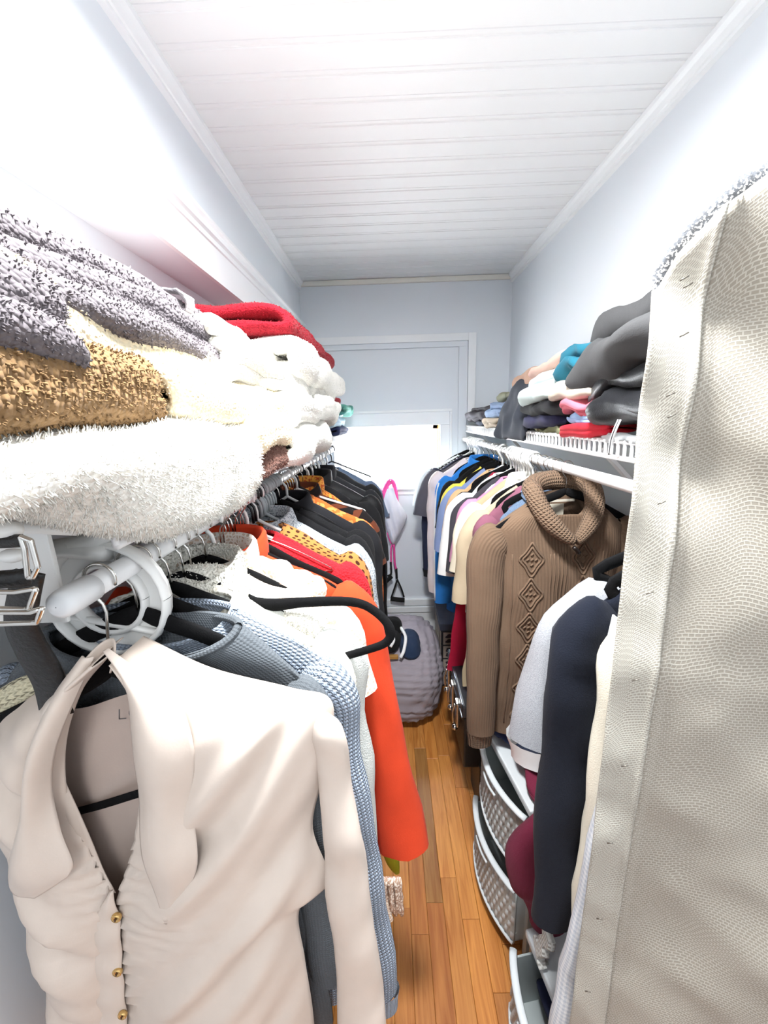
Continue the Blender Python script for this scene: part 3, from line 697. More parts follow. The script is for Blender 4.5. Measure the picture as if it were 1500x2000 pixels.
for i in range(5):
    hanger('plastic', 'white plastic hook bunched at the window end above the blue polo', 'R', 2.16 + i*.04, 'white hooks by the window', rz=hr.uniform(-.15, .15), arms=False)
for i in range(3):
    hanger('wire', 'silver wire hook left empty above the brown cable sweater', 'R', 1.16 + i*.035, 'silver hooks above the sweater', rz=hr.uniform(-.2, .2), arms=False)

# ================================================================== hand-shaped garments
from mathutils.bvhtree import BVHTree
def px_curve(pts, n, Y):
    return np.array([P(a, b_, Y=Y) for a, b_ in smoothpath([(*p,) for p in pts], n)])
def panel(name, inner, outer, Y, mat, parent, nr=44, nc=26, relief=None, th=0):
    """cloth panel between two pixel outlines lying in the plane y = Y, with relief toward the viewer"""
    A = px_curve(inner, nr, Y); B = px_curve(outer, nr, Y)
    s = np.linspace(0, 1, nc)[None, :, None]
    G = A[:, None]*(1-s) + B[:, None]*s
    if relief is not None: G[..., 1] -= relief(G, np.tile(np.linspace(0, 1, nr)[:, None], (1, nc)), np.tile(s[..., 0], (nr, 1)))
    o = gridmesh(name, G, mat, parent, True)
    if th:
        md = o.modifiers.new('cloth_thickness', 'SOLIDIFY'); md.thickness = th; md.offset = 1
    return o
SATIN = fab('cream_satin', (.82, .765, .72), rough=.42, bump=.05, sheen=.05)
YB1 = .405
blouse = thing('satin_blouse', 'cream satin blouse with long pointed collar and gathered button front', 'blouse', (RL[0], YB1, RL[2]), GL)
def rel_body(side):
    def f(G, v, s):
        out = .010 + .030*np.sin(PI*np.clip(s*.9+.08, 0, 1)) - .03*s**4
        z = G[..., 2]; x = G[..., 0]
        gath = np.exp(-s/.22)*(.0035*np.sin(z*2*PI/.021 + 1.2*np.sin(x*60)) + .002*np.sin(z*2*PI/.013))*np.clip((1.16-z)/.05, 0, 1)
        d = (x*side)*.70 - z*.55
        long_ = .0075*np.sin(d*2*PI/.088 + 1.5*np.sin(z*9)) + .005*np.sin(d*2*PI/.047 + 2.0*np.sin(x*14+1))
        return out + gath + long_*np.clip(s*2.5, 0, 1)*np.clip(v*4, 0, 1)*(1-s**6)
    return f
panel('front_panel', [(254, 1262), (286, 1400), (290, 1520), (272, 1640), (246, 1722), (250, 1790), (254, 1900), (262, 2010), (270, 2110)],
      [(262, 1258), (400, 1322), (560, 1362), (645, 1392), (632, 1520), (606, 1640), (640, 1750), (580, 1805), (590, 1900), (606, 2000), (616, 2110)], YB1, SATIN, blouse, 90, 60, rel_body(1), th=.0015)
panel('front_panel', [(232, 1262), (180, 1330), (150, 1440), (160, 1560), (205, 1650), (236, 1722), (228, 1790), (230, 1900), (238, 2010), (246, 2110)],
      [(222, 1262), (120, 1330), (20, 1392), (-40, 1450), (-45, 1580), (15, 1690), (60, 1850), (105, 2000), (135, 2110)], YB1, SATIN, blouse, 80, 50, rel_body(-1), th=.0015)
panel('back_panel', [(70, 1395), (60, 1520), (60, 1700), (90, 1900), (140, 2110)], [(420, 1328), (470, 1520), (520, 1700), (560, 1900), (600, 2110)], YB1+.026, fab('cream_satin_inside', (.78, .71, .67), rough=.55, bump=.05), blouse, 40, 40,
      lambda G, v, s: .006*np.sin(G[..., 0]*60 + 3*v) + .02*np.cos(PI*(s-.5))*0)
# neckline of the back: curved facing
pl_ = panel('placket', [(238, 1700), (208, 1760), (207, 1850), (212, 1950), (222, 2110)], [(244, 1700), (256, 1760), (260, 1850), (268, 1950), (282, 2110)], YB1, SATIN, blouse, 40, 10,
            lambda G, v, s: .024 + .004*np.sin(PI*s) + .0015*np.sin(G[..., 2]*2*PI/.06), th=.002)
GOLD = plain('gold_button', (.80, .66, .42), .25, metal=.7)
for bx, by in ((228, 1791), (230, 1897), (240, 1981)):
    c = P(bx, by, Y=YB1-.0265); th_ = np.linspace(0, 2*PI, 18, endpoint=False)
    g = np.array([[(c[0]+r*math.cos(a), c[1]+d, c[2]+r*math.sin(a)) for a in th_] for r, d in ((.0010, -.0018), (.0030, -.0022), (.0052, -.0034), (.0062, -.0026), (.0064, 0), (.006, .002))])
    bt = gridmesh('button', g, GOLD, blouse, True, wrap=True, capa=True, capb=True)
    boxes('button_slot', [(c[0]-.0008, c[0]+.0008, c[1]-.0045, c[1]-.002, c[2]-.0018, c[2]+.0018)], plain('slot_dark', (.3, .2, .12), .6), blouse, True)
def wing(G, v, s): return .020 + .020*np.sin(PI*np.clip(s, 0, 1))*np.sin(PI*np.clip(v*.95+.05, 0, 1)) + .012*v + .003*np.sin(G[..., 2]*40)
panel('collar_point', [(224, 1252), (262, 1300), (284, 1400), (292, 1500), (302, 1600), (324, 1690), (344, 1748)], [(236, 1246), (290, 1286), (362, 1330), (402, 1420), (396, 1530), (408, 1640), (350, 1750)], YB1-.012, SATIN, blouse, 46, 24, wing, th=.002)
panel('collar_point', [(206, 1262), (172, 1340), (143, 1430), (133, 1510), (152, 1570), (182, 1625), (176, 1650)], [(188, 1262), (135, 1336), (105, 1420), (86, 1530), (64, 1640), (66, 1692), (108, 1700)], YB1-.012, SATIN, blouse, 46, 22, wing, th=.002)
panel('lapel', [(138, 1500), (166, 1560), (192, 1620), (216, 1680), (238, 1722)], [(134, 1500), (128, 1570), (120, 1640), (150, 1672), (190, 1690)], YB1-.004, SATIN, blouse, 24, 12, lambda G, v, s: .012 + .004*np.sin(PI*s), th=.0015)
panel('collar_stand', [(186, 1272), (198, 1254), (216, 1246), (234, 1250), (250, 1270)], [(196, 1292), (204, 1274), (216, 1266), (230, 1272), (242, 1292)], YB1+.004, SATIN, blouse, 16, 5, lambda G, v, s: .022*(1-np.sin(PI*v)), th=.002)
sp = np.array([P(a, b_, Y=YB1+.012) for a, b_ in smoothpath([(622, 1396), (650, 1450), (662, 1560), (676, 1700), (694, 1850), (708, 2000), (716, 2110)], 44)])
g = tubegrid(sp, np.interp(np.linspace(0, 1, 44), [0, .08, .3, .6, 1], [.012, .022, .022, .031, .041]), 22, flat=.7)
g[..., 1] += (ridg(g, 91, 9.)-.5)*.014; g += noise(g, 90, 5.)*.003
gridmesh('sleeve', g, SATIN, blouse, True, wrap=True, capa=True)
# printed maker's letters inside the back: an L and the start of a round letter
INK = plain('grey_print', (.42, .40, .40), .7)
pb = YB1 + .016
L0 = P(233, 1386, Y=pb); L1 = P(233, 1404, Y=pb); L2 = P(246, 1403, Y=pb)
tube('printed_letter', [L0, L1], .0008, INK, blouse, True, seg=6); tube('printed_letter', [L1, L2], .0008, INK, blouse, True, seg=6)
oc = P(262, 1393, Y=pb); ring = [(oc[0]+.006*math.cos(a), oc[1], oc[2]+.0065*math.sin(a)) for a in np.linspace(0, 2*PI, 24)]
tube('printed_letter', ring, .0008, INK, blouse, True, seg=6)
# its hanger
hb = thing('clothes_hanger', 'black velvet hanger with silver hook inside the cream satin blouse', 'hanger', (RL[0], YB1+.012, RL[2]))
top = P(213, 1292, Y=YB1+.012)
hk = hookpath(.0180, .05) + np.array([RL[0], YB1+.012, RL[2]+.004])
hk = np.vstack([hk[:-1], top])
tube('hook', hk, .0018, CHROME, hb, True, seg=8)
yv = YB1 + .014
arm = [P(a, b_, Y=yv) for a, b_ in ((214, 1288), (235, 1306), (300, 1335), (420, 1372), (560, 1410), (600, 1440), (560, 1468), (420, 1508), (270, 1550))]
arm2 = [P(a, b_, Y=yv) for a, b_ in ((214, 1288), (190, 1312), (130, 1352), (20, 1400), (-80, 1450), (-110, 1500), (-60, 1560), (60, 1600), (170, 1580), (270, 1550))]
for a_ in (arm, arm2):
    a_ = smoothpath(a_, 36)
    gridmesh('shoulder_bar', tubegrid(a_, np.interp(np.linspace(0, 1, 36), [0, .1, .35, .5, 1], [.012, .016, .010, .006, .0062]), 8, flat=.3), VELVET, hb, True, wrap=True, capa=True, capb=True)

# blue grey cardigan: ribbed neck band, cable knit, long sleeve with ribbed cuff
KN = fab('blue_grey_knit', (.60, .65, .72), 'knit', (.74, .78, .84), bump=1.0, scale=.9)
garment('knit_cardigan', 'blue grey chunky knit cardigan with ribbed cuffs', 'cardigan', 'L', .508, KN, GL, hw=.228, L_=.86, th=.024, sleeve='long', sl=.66, srad=.042, out=.065, mult=(.05, .2, .6, 1.), seed=12, fold=.006, neck=.105, cuff=fab('blue_grey_rib', (.62, .67, .73), 'rib', bump=1.0), fy=-.01)
# orange-red coat
CO = fab('rust_felt', (.86, .27, .13), rough=.9, bump=.2)
coat = garment('felt_coat', 'long orange red felt coat with wide sleeve', 'coat', 'L', .765, CO, GL, hw=.228, L_=.86, th=.030, sleeve='long', sl=.68, srad=.056, out=.112, mult=(.1, .35, .7, 1.), endr=.062, seed=31, collar='high', hang='velvet', fold=.008, flare=.055)
tube('lining', [P(755, 1640, Y=.775), P(766, 1680, Y=.770), P(776, 1706, Y=.765)], [.016, .018, .018, .016, .012, .006], fab('mustard_lining', (.62, .60, .10)), coat, True, n=6, seg=10, flat=.5)
# white plush sweater slipping off a wide hanger
PLUSH = fab('white_plush', (.96, .95, .91), 'terry', scale=1.2, bump=.8)
ps = garment('plush_sweater', 'white plush sweater slumped around a wide black hanger', 'sweater', 'L', .632, PLUSH, GL, hw=.150, L_=.50, th=.050, sleeve='long', sl=.36, srad=.06, out=.02, seed=32, collar='high', cmat=PLUSH, hang=None, fold=.015, tip=-.16)
PL_ = P(405, 1190, Y=.605)
def lump(name, label, cat, c, r, mat, seed, group=None, amp=.18, cre=.10, parent=None, n=(34, 52), flat=True, ex=.8):
    a = np.linspace(0, 2*PI, n[1], endpoint=False); v = np.linspace(-PI/2+.02, PI/2-.02, n[0])
    cv, sv = np.cos(v)[:, None], np.sin(v)[:, None]
    sp_ = lambda x: np.sign(x)*np.abs(x)**ex
    G = np.stack([sp_(cv)*sp_(np.cos(a)), sp_(cv)*sp_(np.sin(a)), sp_(sv)*np.ones_like(a)], 2)*np.array(r)
    R0 = G/np.array(r)
    G = G + noise(R0, seed, .35)*amp*np.array(r) + (ridg(R0, seed+1, 1.1)[..., None]-.45)*cre*R0*np.min(r)*2
    if flat: G[..., 2] = np.maximum(G[..., 2], -r[2]*.92)
    G = G + np.array(c)
    o = gridmesh(name, G, mat, parent, parent is not None, wrap=True, capa=True, capb=True)
    if label: tag(o, label, cat, group)
    return o
lump('hood_fold', None, None, PL_, (.085, .035, .080), PLUSH, 451, parent=ps, flat=False)
lump('hood_fold', None, None, P(560, 1235, Y=.600), (.075, .028, .040), PLUSH, 452, parent=ps, flat=False)
lb_ = bpy.data.objects['lace_blouse']
for k_, (qx, qy, rx) in enumerate(((440, 1110, .05), (520, 1125, .06), (590, 1150, .05))):
    lump('ruffle', None, None, P(qx, qy, Y=.690), (rx, .022, .035), fab('white_lace', (0, 0, 0)), 455+k_, parent=lb_, flat=False, cre=.4)
for ch in list(ps.children):
    if ch.name.startswith(('body', 'sleeve', 'collar', 'hood')): tufts(ps, ch, 2600, .0045, .0012, PLUSH, 5, 'plush_pile')
wh = thing('clothes_hanger', 'wide black velvet hanger with bare arm beside the orange coat', 'hanger', (RL[0], .62, RL[2]))
hk = hookpath(.0175, .070) + np.array([RL[0], .615, RL[2]+.003]); tube('hook', hk, .0018, CHROME, wh, True, seg=8)
pts = [np.array([RL[0], .615, RL[2]-.066])] + [P(a, b_, Y=yy_) for a, b_, yy_ in ((400, 1140, .61), (450, 1165, .60), (510, 1182, .59), (600, 1176, .58), (690, 1176, .57), (735, 1196, .565), (762, 1228, .56), (755, 1254, .56), (715, 1270, .56), (640, 1291, .565), (560, 1312, .575))]
gridmesh('shoulder_bar', tubegrid(smoothpath(pts, 50), np.interp(np.linspace(0, 1, 50), [0, .2, .35, .5, 1], [.008, .017, .009, .0075, .0068]), 10, flat=.5), VELVET, wh, True, wrap=True, capa=True, capb=True)
tube('shoulder_bar', [np.array([RL[0], .615, RL[2]-.066]), np.array([RL[0]-.08, .62, RL[2]-.11]), np.array([RL[0]-.2, .63, RL[2]-.17])], [.009]*10, VELVET, wh, True, seg=8, flat=.5, n=10)

# brown cable sweater
BR = fab('brown_wool', (.45, .365, .295), 'rib', bump=.28, scale=.75)
BRW = fab('brown_waffle', (.50, .41, .335), 'waffle', bump=1.0)
YS = 1.10
sw = thing('cable_sweater', 'brown cable knit sweater with waffle shawl collar facing the doorway', 'sweater', (RR[0]-.01, YS, RR[2]+.01), GRR, rz=.10)
bd = gbody(BR, sw, .190, .84, .040, 71, flare=-.01, neck=.07, fold=.007, folds=2.0, top=-.075, tip=-.175, nr=50, na=90, necktilt=.07)
for s_ in (-1, 1):
    gsleeve(BR, sw, s_, .190, -.175, 'long', .64, 72, rad=.058, out=.035 if s_ < 0 else .02, fy=-.03 if s_ < 0 else 0, cuff=fab('brown_rib', (.47, .385, .315), 'rib', bump=1.2, scale=.7))
bvh = BVHTree.FromPolygons([v.co.copy() for v in bd.data.vertices], [tuple(p.vertices) for p in bd.data.polygons])
def drop(x, z, off=.001):
    h = bvh.ray_cast(Vector((x, -.5, z)), Vector((0, 1, 0)))
    return np.array([x, (h[0].y if h[0] is not None else -.04) - off, z])
for cxx in (-.098, .052):
    for k in range(6):
        cz = -.255 - k*.103; a_, b_ = .033, .050
        for f in (1.0, .72):
            q = [(0, b_*f), (a_*f*.55, b_*f*.42), (a_*f, 0), (a_*f*.55, -b_*f*.42), (0, -b_*f), (-a_*f*.55, -b_*f*.42), (-a_*f, 0), (-a_*f*.55, b_*f*.42), (0, b_*f)]
            tube('cable', [drop(cxx+u, cz+v_) for u, v_ in q], .0032, BR, sw, seg=6, n=34)
        if k % 2 == 0 or True:
            for i_ in range(3):
                for j_ in range(3):
                    if abs(i_-1)+abs(j_-1) < 2:
                        u, v_ = (i_-1)*.011, (j_-1)*.015
                        tube('cable_knot', [drop(cxx+u-.003, cz+v_-.003), drop(cxx+u+.003, cz+v_+.003)], .0030, BR, sw, seg=6, n=4)
for cxx in (-.045, -.034, -.023, -.012, -.001, -.148, .11):
    tube('cable', [drop(cxx + .001*math.sin(z*60), z) for z in np.linspace(-.24, -.80, 30)], .0022, BR, sw, seg=6)
# shawl collar: a heavy roll crossing at the chest
def shawl(nm, angs, rad, drop_f, up):
    ring = []
    for q in angs:
        f = max(0, -math.sin(q))
        ring.append((.086*math.cos(q)*(1 - .55*f**5), .056*math.sin(q) - .026*f, -.070 - drop_f*f**1.3 + up*max(0, math.sin(q))))
    gridmesh(nm, tubegrid(smoothpath(ring, 60), np.interp(np.linspace(0, 1, 60), [0, .12, .5, .88, 1], [rad*.5, rad, rad*1.15, rad, rad*.5]), 14, flat=1.0, up=(0, .25, 1)), BRW, sw, wrap=True, capa=True, capb=True)
shawl('shawl_collar', np.linspace(R_(-86), R_(268), 26), .025, .125, .020)
lathe_a = [(0, 0)]
tube('toggle_button', [(-.012, -.098, -.205), (.004, -.100, -.222)], .006, plain('horn_button', (.12, .09, .08), .3), sw, seg=8, n=5)
boxes('neck_label', [(-.022, .022, .024, .026, -.165, -.115)], plain('label_cloth', (.80, .77, .70), .8), sw)
boxes('neck_tape', [(-.055, .055, .027, .029, -.110, -.103)], plain('tape_cloth', (.85, .82, .76), .8), sw)
hanger('velvet', 'black velvet hanger carrying the brown cable sweater', 'R', YS, rz=.16)

# cream mesh panel standing upright by the doorway, grey woven face behind it
NET = fab('cream_net', (.585, .56, .515), 'net', (.69, .67, .63), rough=.75, bump=.3, scale=1.25)
NET2 = fab('cream_net_hem', (.63, .61, .57), 'net', (.74, .73, .69), rough=.75, bump=.35, scale=1.4)
pn = thing('fabric_panel', 'tall cream mesh backed fabric panel with stitched hem standing beside the ivory blouse', 'fabric panel', (.52, .42, 0))
p0 = np.array([.312, .505]); dirv = np.array([.93, -.37]); dirv /= np.linalg.norm(dirv); nv = np.array([-dirv[1], dirv[0]])*-1   # nv points to the viewer
def onpanel(px, py):
    r = ray(px, py); A = np.array([[r[0], -dirv[0]], [r[1], -dirv[1]]]); k, s = np.linalg.solve(A, p0); return s, r[2]*k + H
tops = sorted(onpanel(a, b_) for a, b_ in ((1290, 560), (1330, 487), (1400, 420), (1500, 345), (1600, 300), (1700, 280)))
WPN = .36
def ptop(s): return np.interp(s, [q[0] for q in tops], [q[1] for q in tops])
def sheet(name, s0, s1, off, extra, mat, nr=120, nc=60, wr=1., zb=.012, th=.003):
    ss = np.linspace(s0, s1, nc); G = np.zeros((nr, nc, 3))
    for j, s in enumerate(ss):
        z = np.linspace(ptop(max(s, 0)) + extra, zb, nr)
        G[:, j, 0] = p0[0] + dirv[0]*s; G[:, j, 1] = p0[1] + dirv[1]*s; G[:, j, 2] = z
    z = G[..., 2]; s = np.tile(ss, (nr, 1))
    b1 = np.clip((z-1.35)/.4, 0, 1)
    bump = off + wr*(.010*np.sin(s*22 + z*10) * (.3+b1) + .012*b1*np.sin(z*34 + s*25) + .007*np.sin(z*7 - s*14) + .004*(ridg(G, 55, 7.)-.5)*3)
    bump += wr*.006*np.exp(-((s-.052)/.006)**2)
    G[..., 0] += nv[0]*bump; G[..., 1] += nv[1]*bump
    o = gridmesh(name, G, mat, pn, True)
    md = o.modifiers.new('cloth_thickness', 'SOLIDIFY'); md.thickness = th; md.offset = -1
    return o
sheet('mesh_backing', 0, WPN, .0, 0, NET)
sheet('hem', -.002, .050, .006, .0, NET2, nc=14, th=.004)
sheet('grey_face', .004, WPN, -.022, .024, fab('grey_weave', (.40, .41, .43), 'tweed', (.86, .86, .86), scale=1.2), nc=30, th=.012)
STEEL = plain('dull_staple', (.42, .40, .37), .4, metal=.6)
for a, b_ in ((1325, 555), (1332, 568), (1325, 660), (1300, 772), (1302, 812), (1284, 975), (1262, 1145), (1236, 1310), (1215, 1473), (1188, 1620), (1168, 1765), (1146, 1905)):
    s, z = onpanel(a, b_); c = np.array([p0[0]+dirv[0]*s + nv[0]*.022, p0[1]+dirv[1]*s + nv[1]*.022, z])
    tube('staple', [c - np.array([.004*dirv[0], .004*dirv[1], .002]), c + np.array([.004*dirv[0], .004*dirv[1], .002])], .0009, STEEL, pn, True, seg=6)

# ================================================================== folded towels and clothes
def sweep(name, prof, y0, y1, th, mat, parent=None, seed=1, ny=34, ns=90, amp=.006, crease=.004, zs=0., xs=0., freq=5., taper=.0):
    """a cloth ribbon following a folded path in the x-z plane, run along y"""
    c = smoothpath(prof, ns); T = np.gradient(c, axis=0); T /= np.linalg.norm(T, axis=1)[:, None] + 1e-9
    Nn = np.stack([-T[:, 1], T[:, 0]], 1)
    r = np.random.RandomState(seed)
    rows = []
    ys = np.concatenate([[0, .012, .035], np.linspace(.07, .93, ny-6), [.965, .988, 1]])
    jit = np.interp(np.linspace(0, 1, ns), np.linspace(0, 1, 9), r.normal(size=9)*.012)
    jit2 = np.interp(np.linspace(0, 1, ns), np.linspace(0, 1, 9), r.normal(size=9)*.012)
    xc = c[:, 0].mean(); zb = c[:, 1].min()
    for q in ys:
        e = min(q, 1-q); hth = th/2*min(1, .25 + (e/.035)**.5*.75) if e < .035 else th/2
        y = y0 + (y1-y0)*q + jit*(1-q) + jit2*q
        k = 1 - taper*(abs(q-.5)*2)**3
        pl, mi = c + Nn*hth, c - Nn*hth
        loop = np.vstack([pl, mi[::-1]])
        loop = np.stack([xc + (loop[:, 0]-xc)*k, zb + (loop[:, 1]-zb)*k], 1)
        yy2 = np.concatenate([y, y[::-1]])
        rows.append(np.stack([loop[:, 0] + xs*(q-.5), yy2, loop[:, 1] + zs*(q-.5)], 1))
    G = np.array(rows)
    G = G + noise(G, seed, freq)*amp*np.array([1, .7, 1])
    if crease:
        cr_ = ridg(G, seed+2, 8.)[..., None]
        G = G + (cr_-.45)*crease*2*np.sign(noise(G, seed+5, 4.))*np.array([.6, .2, .8])
    R, N = G.shape[:2]
    V = G.reshape(-1, 3).tolist(); F = []; UV = []
    d = np.concatenate([[0], np.cumsum(np.linalg.norm(np.diff(c, axis=0), axis=1))]); du = np.concatenate([d, d[::-1]+.02])
    for i in range(R-1):
        for j in range(N):
            k = (j+1) % N
            F.append((i*N+j, i*N+k, (i+1)*N+k, (i+1)*N+j))
            u1 = du[k] if k else du[-1]+.005
            a, b_ = ys[i]*(y1-y0), ys[i+1]*(y1-y0); UV += [(du[j], a), (u1, a), (u1, b_), (du[j], b_)]
    for i, fl in ((0, 1), (R-1, 0)):
        for j in range(ns-1):
            f = (i*N+j, i*N+j+1, i*N+N-2-j, i*N+N-1-j); F.append(f[::-1] if fl else f); UV += [(0, 0)]*4
    me = bpy.data.meshes.new(name); me.from_pydata(V, [], F)
    ul = me.uv_layers.new(name='UVMap'); ul.data.foreach_set('uv', np.array(UV, dtype=np.float32).ravel())
    me.polygons.foreach_set('use_smooth', [True]*len(me.polygons)); me.update()
    return me_obj(name, me, mat, parent, parent is not None)
def zig(xb, xf, z0, n, t, seed=0, jit=.012, sag=0.):
    """zigzag fold: n layers, alternately turning at the front and at the back"""
    r = random.Random(seed); p = []
    for k in range(n):
        z = z0 + t*(k+.5); a, b_ = (xb, xf) if k % 2 == 0 else (xf, xb)
        ja, jb = r.uniform(-jit, jit), r.uniform(-jit, jit)
        p += [(a+ja, z), (a + (b_-a)*.35, z + r.uniform(-.1, .1)*t), (a + (b_-a)*.7, z + r.uniform(-.1, .1)*t), (b_+jb, z - sag*(1 if b_ == xf and k == 0 else 0))]
        if k < n-1:
            s = 1 if b_ > a else -1
            p += [(b_+jb + s*t*.48, z + t*.5 - (sag*.6 if b_ == xf and k == 0 else 0))]
    return p
GT = 'towels stacked on the wire shelf'
def towel(name, label, cat, mat, xf, z0, n, t, y0, y1, seed, tuft=0, tl=.005, tw=.0012, xb=-.60, group=GT, sag=.012, post=None, **kw):
    th = t*.97
    o = sweep('cloth', zig(xb, xf, z0, n, t, seed, sag=sag), y0, y1, th, mat, seed=seed, **kw)
    o.name = name; tag(o, label, cat, group)
    if post: post(o)
    if tuft: tufts(o, o, tuft, tl, tw, mat, seed)
    return o
def thin_near(o):
    for v in o.data.vertices:
        k = min(1, max(0, (.44 - v.co.y)/.14)); v.co.z = 1.636 - (1.636 - v.co.z)*(1 - .52*k); v.co.x -= .03*k
TW = fab('white_terry', (.95, .94, .91), 'terry', scale=.9, bump=.8)
TC = fab('cream_terry', (.93, .88, .76), 'terry', scale=.9, bump=.8)
TT = fab('tan_terry', (.50, .39, .26), 'terry', scale=.8, bump=1.0)
TG = fab('grey_terry', (.40, .375, .39), 'terry', scale=.9, bump=1.0)
TB = fab('brown_terry', (.45, .32, .28), 'terry', scale=.8, bump=1.0)
TR_ = fab('red_terry', (.56, .04, .115), 'terry', scale=1.0, bump=.8)
bl = towel('plush_blanket', 'thick white plush blanket folded at the bottom of the towel stack', 'blanket', TW, -.262, 1.540, 2, .050, .22, .68, 201, 60000, .0055, .0007, amp=.008, freq=6, sag=.03, post=thin_near)
towel('bath_towel', 'tan terry bath towel with visible loops under the grey towel', 'towel', TT, -.285, 1.648, 2, .033, .08, .47, 202, 26000, .0035, .0012, amp=.006)
towel('bath_towel', 'cream terry bath towel slid out below the grey towel', 'towel', TC, -.300, 1.705, 2, .028, .30, .70, 203, 9000, .0026, .0009, amp=.006, zs=-.02)
# grey towel: heavy drape over the stack with rolled near end and ribbed band
gt = towel('bath_towel', 'grey terry bath towel draped over the top of the towel stack', 'towel', TG, -.315, 1.752, 3, .026, .08, .74, 204, 30000, .0030, .0010, amp=.009, freq=4, zs=.012, xs=.02)
BAND = fab('grey_dobby', (.62, .60, .61), 'rib', bump=1., scale=.7)
sweep('woven_band', [(-.60, 1.845), (-.42, 1.848), (-.325, 1.842), (-.302, 1.826), (-.318, 1.808)], .655, .69, .004, BAND, gt, 205, ny=10, amp=.002, crease=0)
te = sweep('turned_end', [(-.46, 1.778), (-.36, 1.778), (-.290, 1.766), (-.262, 1.742), (-.272, 1.724), (-.32, 1.728), (-.40, 1.738)], .16, .36, .020, TG, gt, 206, amp=.009)
tufts(gt, te, 9000, .0028, .0009, TG, 71)
te = sweep('turned_end', [(-.44, 1.738), (-.33, 1.734), (-.268, 1.722), (-.252, 1.704), (-.274, 1.692), (-.33, 1.698), (-.40, 1.702)], .14, .34, .016, TG, gt, 207, amp=.008)
tufts(gt, te, 8000, .0028, .0009, TG, 72)
te = sweep('turned_end', [(-.46, 1.785), (-.36, 1.782), (-.300, 1.766), (-.272, 1.742), (-.29, 1.728), (-.36, 1.735)], .34, .70, .018, TG, gt, 208, amp=.008)
tufts(gt, te, 9000, .0028, .0009, TG, 73)
towel('bath_towel', 'ivory bath towel wedged between the grey and the white towels', 'towel', TC, -.275, 1.645, 2, .034, .48, .98, 208, 9000, .0026, .0009, amp=.008)
towel('bath_towel', 'white bath towel with a small torn loop in the middle stack', 'towel', TW, -.265, 1.715, 3, .030, .66, 1.16, 209, 12000, .0026, .0009, amp=.010)
towel('hand_towel', 'brown terry hand towel peeking out under the white ones', 'towel', TB, -.250, 1.552, 2, .020, .68, .88, 210, 9000, .0035, .0012, amp=.006)
towel('bath_towel', 'cream bath towel resting on the brown hand towel', 'towel', TC, -.250, 1.596, 2, .030, .66, .92, 211, 7000, .0026, .0009, amp=.008)
towel('bath_towel', 'white bath towel at the shelf lip beyond the brown one', 'towel', TW, -.235, 1.552, 2, .040, .90, 1.34, 212, 12000, .0026, .0009, amp=.009)
towel('bath_towel', 'plump white bath towel with drooping folded corner', 'towel', TW, -.225, 1.640, 3, .036, .94, 1.72, 213, 16000, .0026, .0009, amp=.012, freq=4)
towel('bath_towel', 'large white bath towel rolled below the red one', 'towel', TW, -.235, 1.745, 2, .046, 1.00, 1.90, 214, 14000, .0026, .0009, amp=.012, freq=4)
towel('red_towel', 'bright red bath towel folded on top of the white towels', 'towel', TR_, -.265, 1.848, 2, .034, 1.00, 1.80, 215, 14000, .003, .0012, amp=.008, zs=.01)
GF = 'clothes piled at the window end of the towel shelf'
for nm, lb, col, xf, z0, n, t, y0, y1, sd in (
    ('folded_shirt', 'pale blue folded shirt at the window end of the towel shelf', (.72, .82, .88), -.255, 1.60, 3, .026, 1.90, 2.30, 221),
    ('folded_shirt', 'sea green folded shirt at the window end of the towel shelf', (.36, .60, .55), -.225, 1.66, 2, .026, 2.15, 2.50, 222),
    ('folded_shirt', 'navy folded shirt hanging over the towel shelf lip', (.17, .20, .33), -.250, 1.556, 2, .022, 2.00, 2.35, 223),
    ('folded_shirt', 'dark red folded shirt peeking from the pile by the window', (.60, .10, .14), -.275, 1.70, 2, .024, 1.92, 2.25, 224)):
    o = sweep('cloth', zig(-.60, xf, z0, n, t, sd), y0, y1, t*.75, fab('cotton_%d' % sd, col), seed=sd, amp=.012, freq=6); o.name = nm; tag(o, lb, 'shirt', GF)
boxes('storage_bin', [(-.60, -.315, 1.93, 2.55, 1.556, 1.60)], plain('blue_grey_plastic', (.58, .63, .74), .4), bev=.008)
tag(bpy.data.objects['storage_bin'], 'shallow blue grey plastic tray on the towel shelf', 'tray')

GC = 'folded clothes heaped on the wire shelf'
def bundle(name, label, cat, col, xf, z0, n, t, y0, y1, sd, xb=.755, kind='plain', amp=.010, drape=None, rough=.9, **kw):
    pr = zig(xb, xf, z0, n, t, sd, jit=.02) if drape is None else drape
    o = sweep('cloth', pr, y0, y1, t*.92, fab('pile_%d' % sd, col, kind, rough=rough), seed=sd, amp=amp, freq=6.5, crease=.007, taper=.12, ns=110, **kw); o.name = name
    return tag(o, label, cat, GC)
bundle('folded_trousers', 'dark grey folded trousers at the window end of the clothes shelf', 'trousers', (.33, .32, .34), .50, 1.605, 3, .026, 2.18, 2.60, 301)
bundle('folded_jeans', 'rolled dark denim jeans under the dark grey trousers', 'jeans', (.22, .24, .30), .51, 1.580, 1, .026, 2.15, 2.45, 302)
bundle('folded_shirt', 'olive green folded shirt lying against the wall', 'shirt', (.50, .50, .42), .58, 1.70, 2, .024, 1.92, 2.22, 303)
bundle('folded_shirt', 'pale denim blue folded shirt near the dark trousers', 'shirt', (.58, .66, .78), .51, 1.625, 3, .022, 1.90, 2.12, 304)
bundle('folded_shirt', 'sand coloured folded shirt on the shelf wires', 'shirt', (.76, .70, .62), .50, 1.580, 2, .022, 1.86, 2.10, 305)
bundle('rolled_sweater', 'rolled tan sweater along the wall behind the slate tee', 'sweater', (.72, .58, .50), .60, 1.72, 2, .045, 1.30, 1.92, 306)
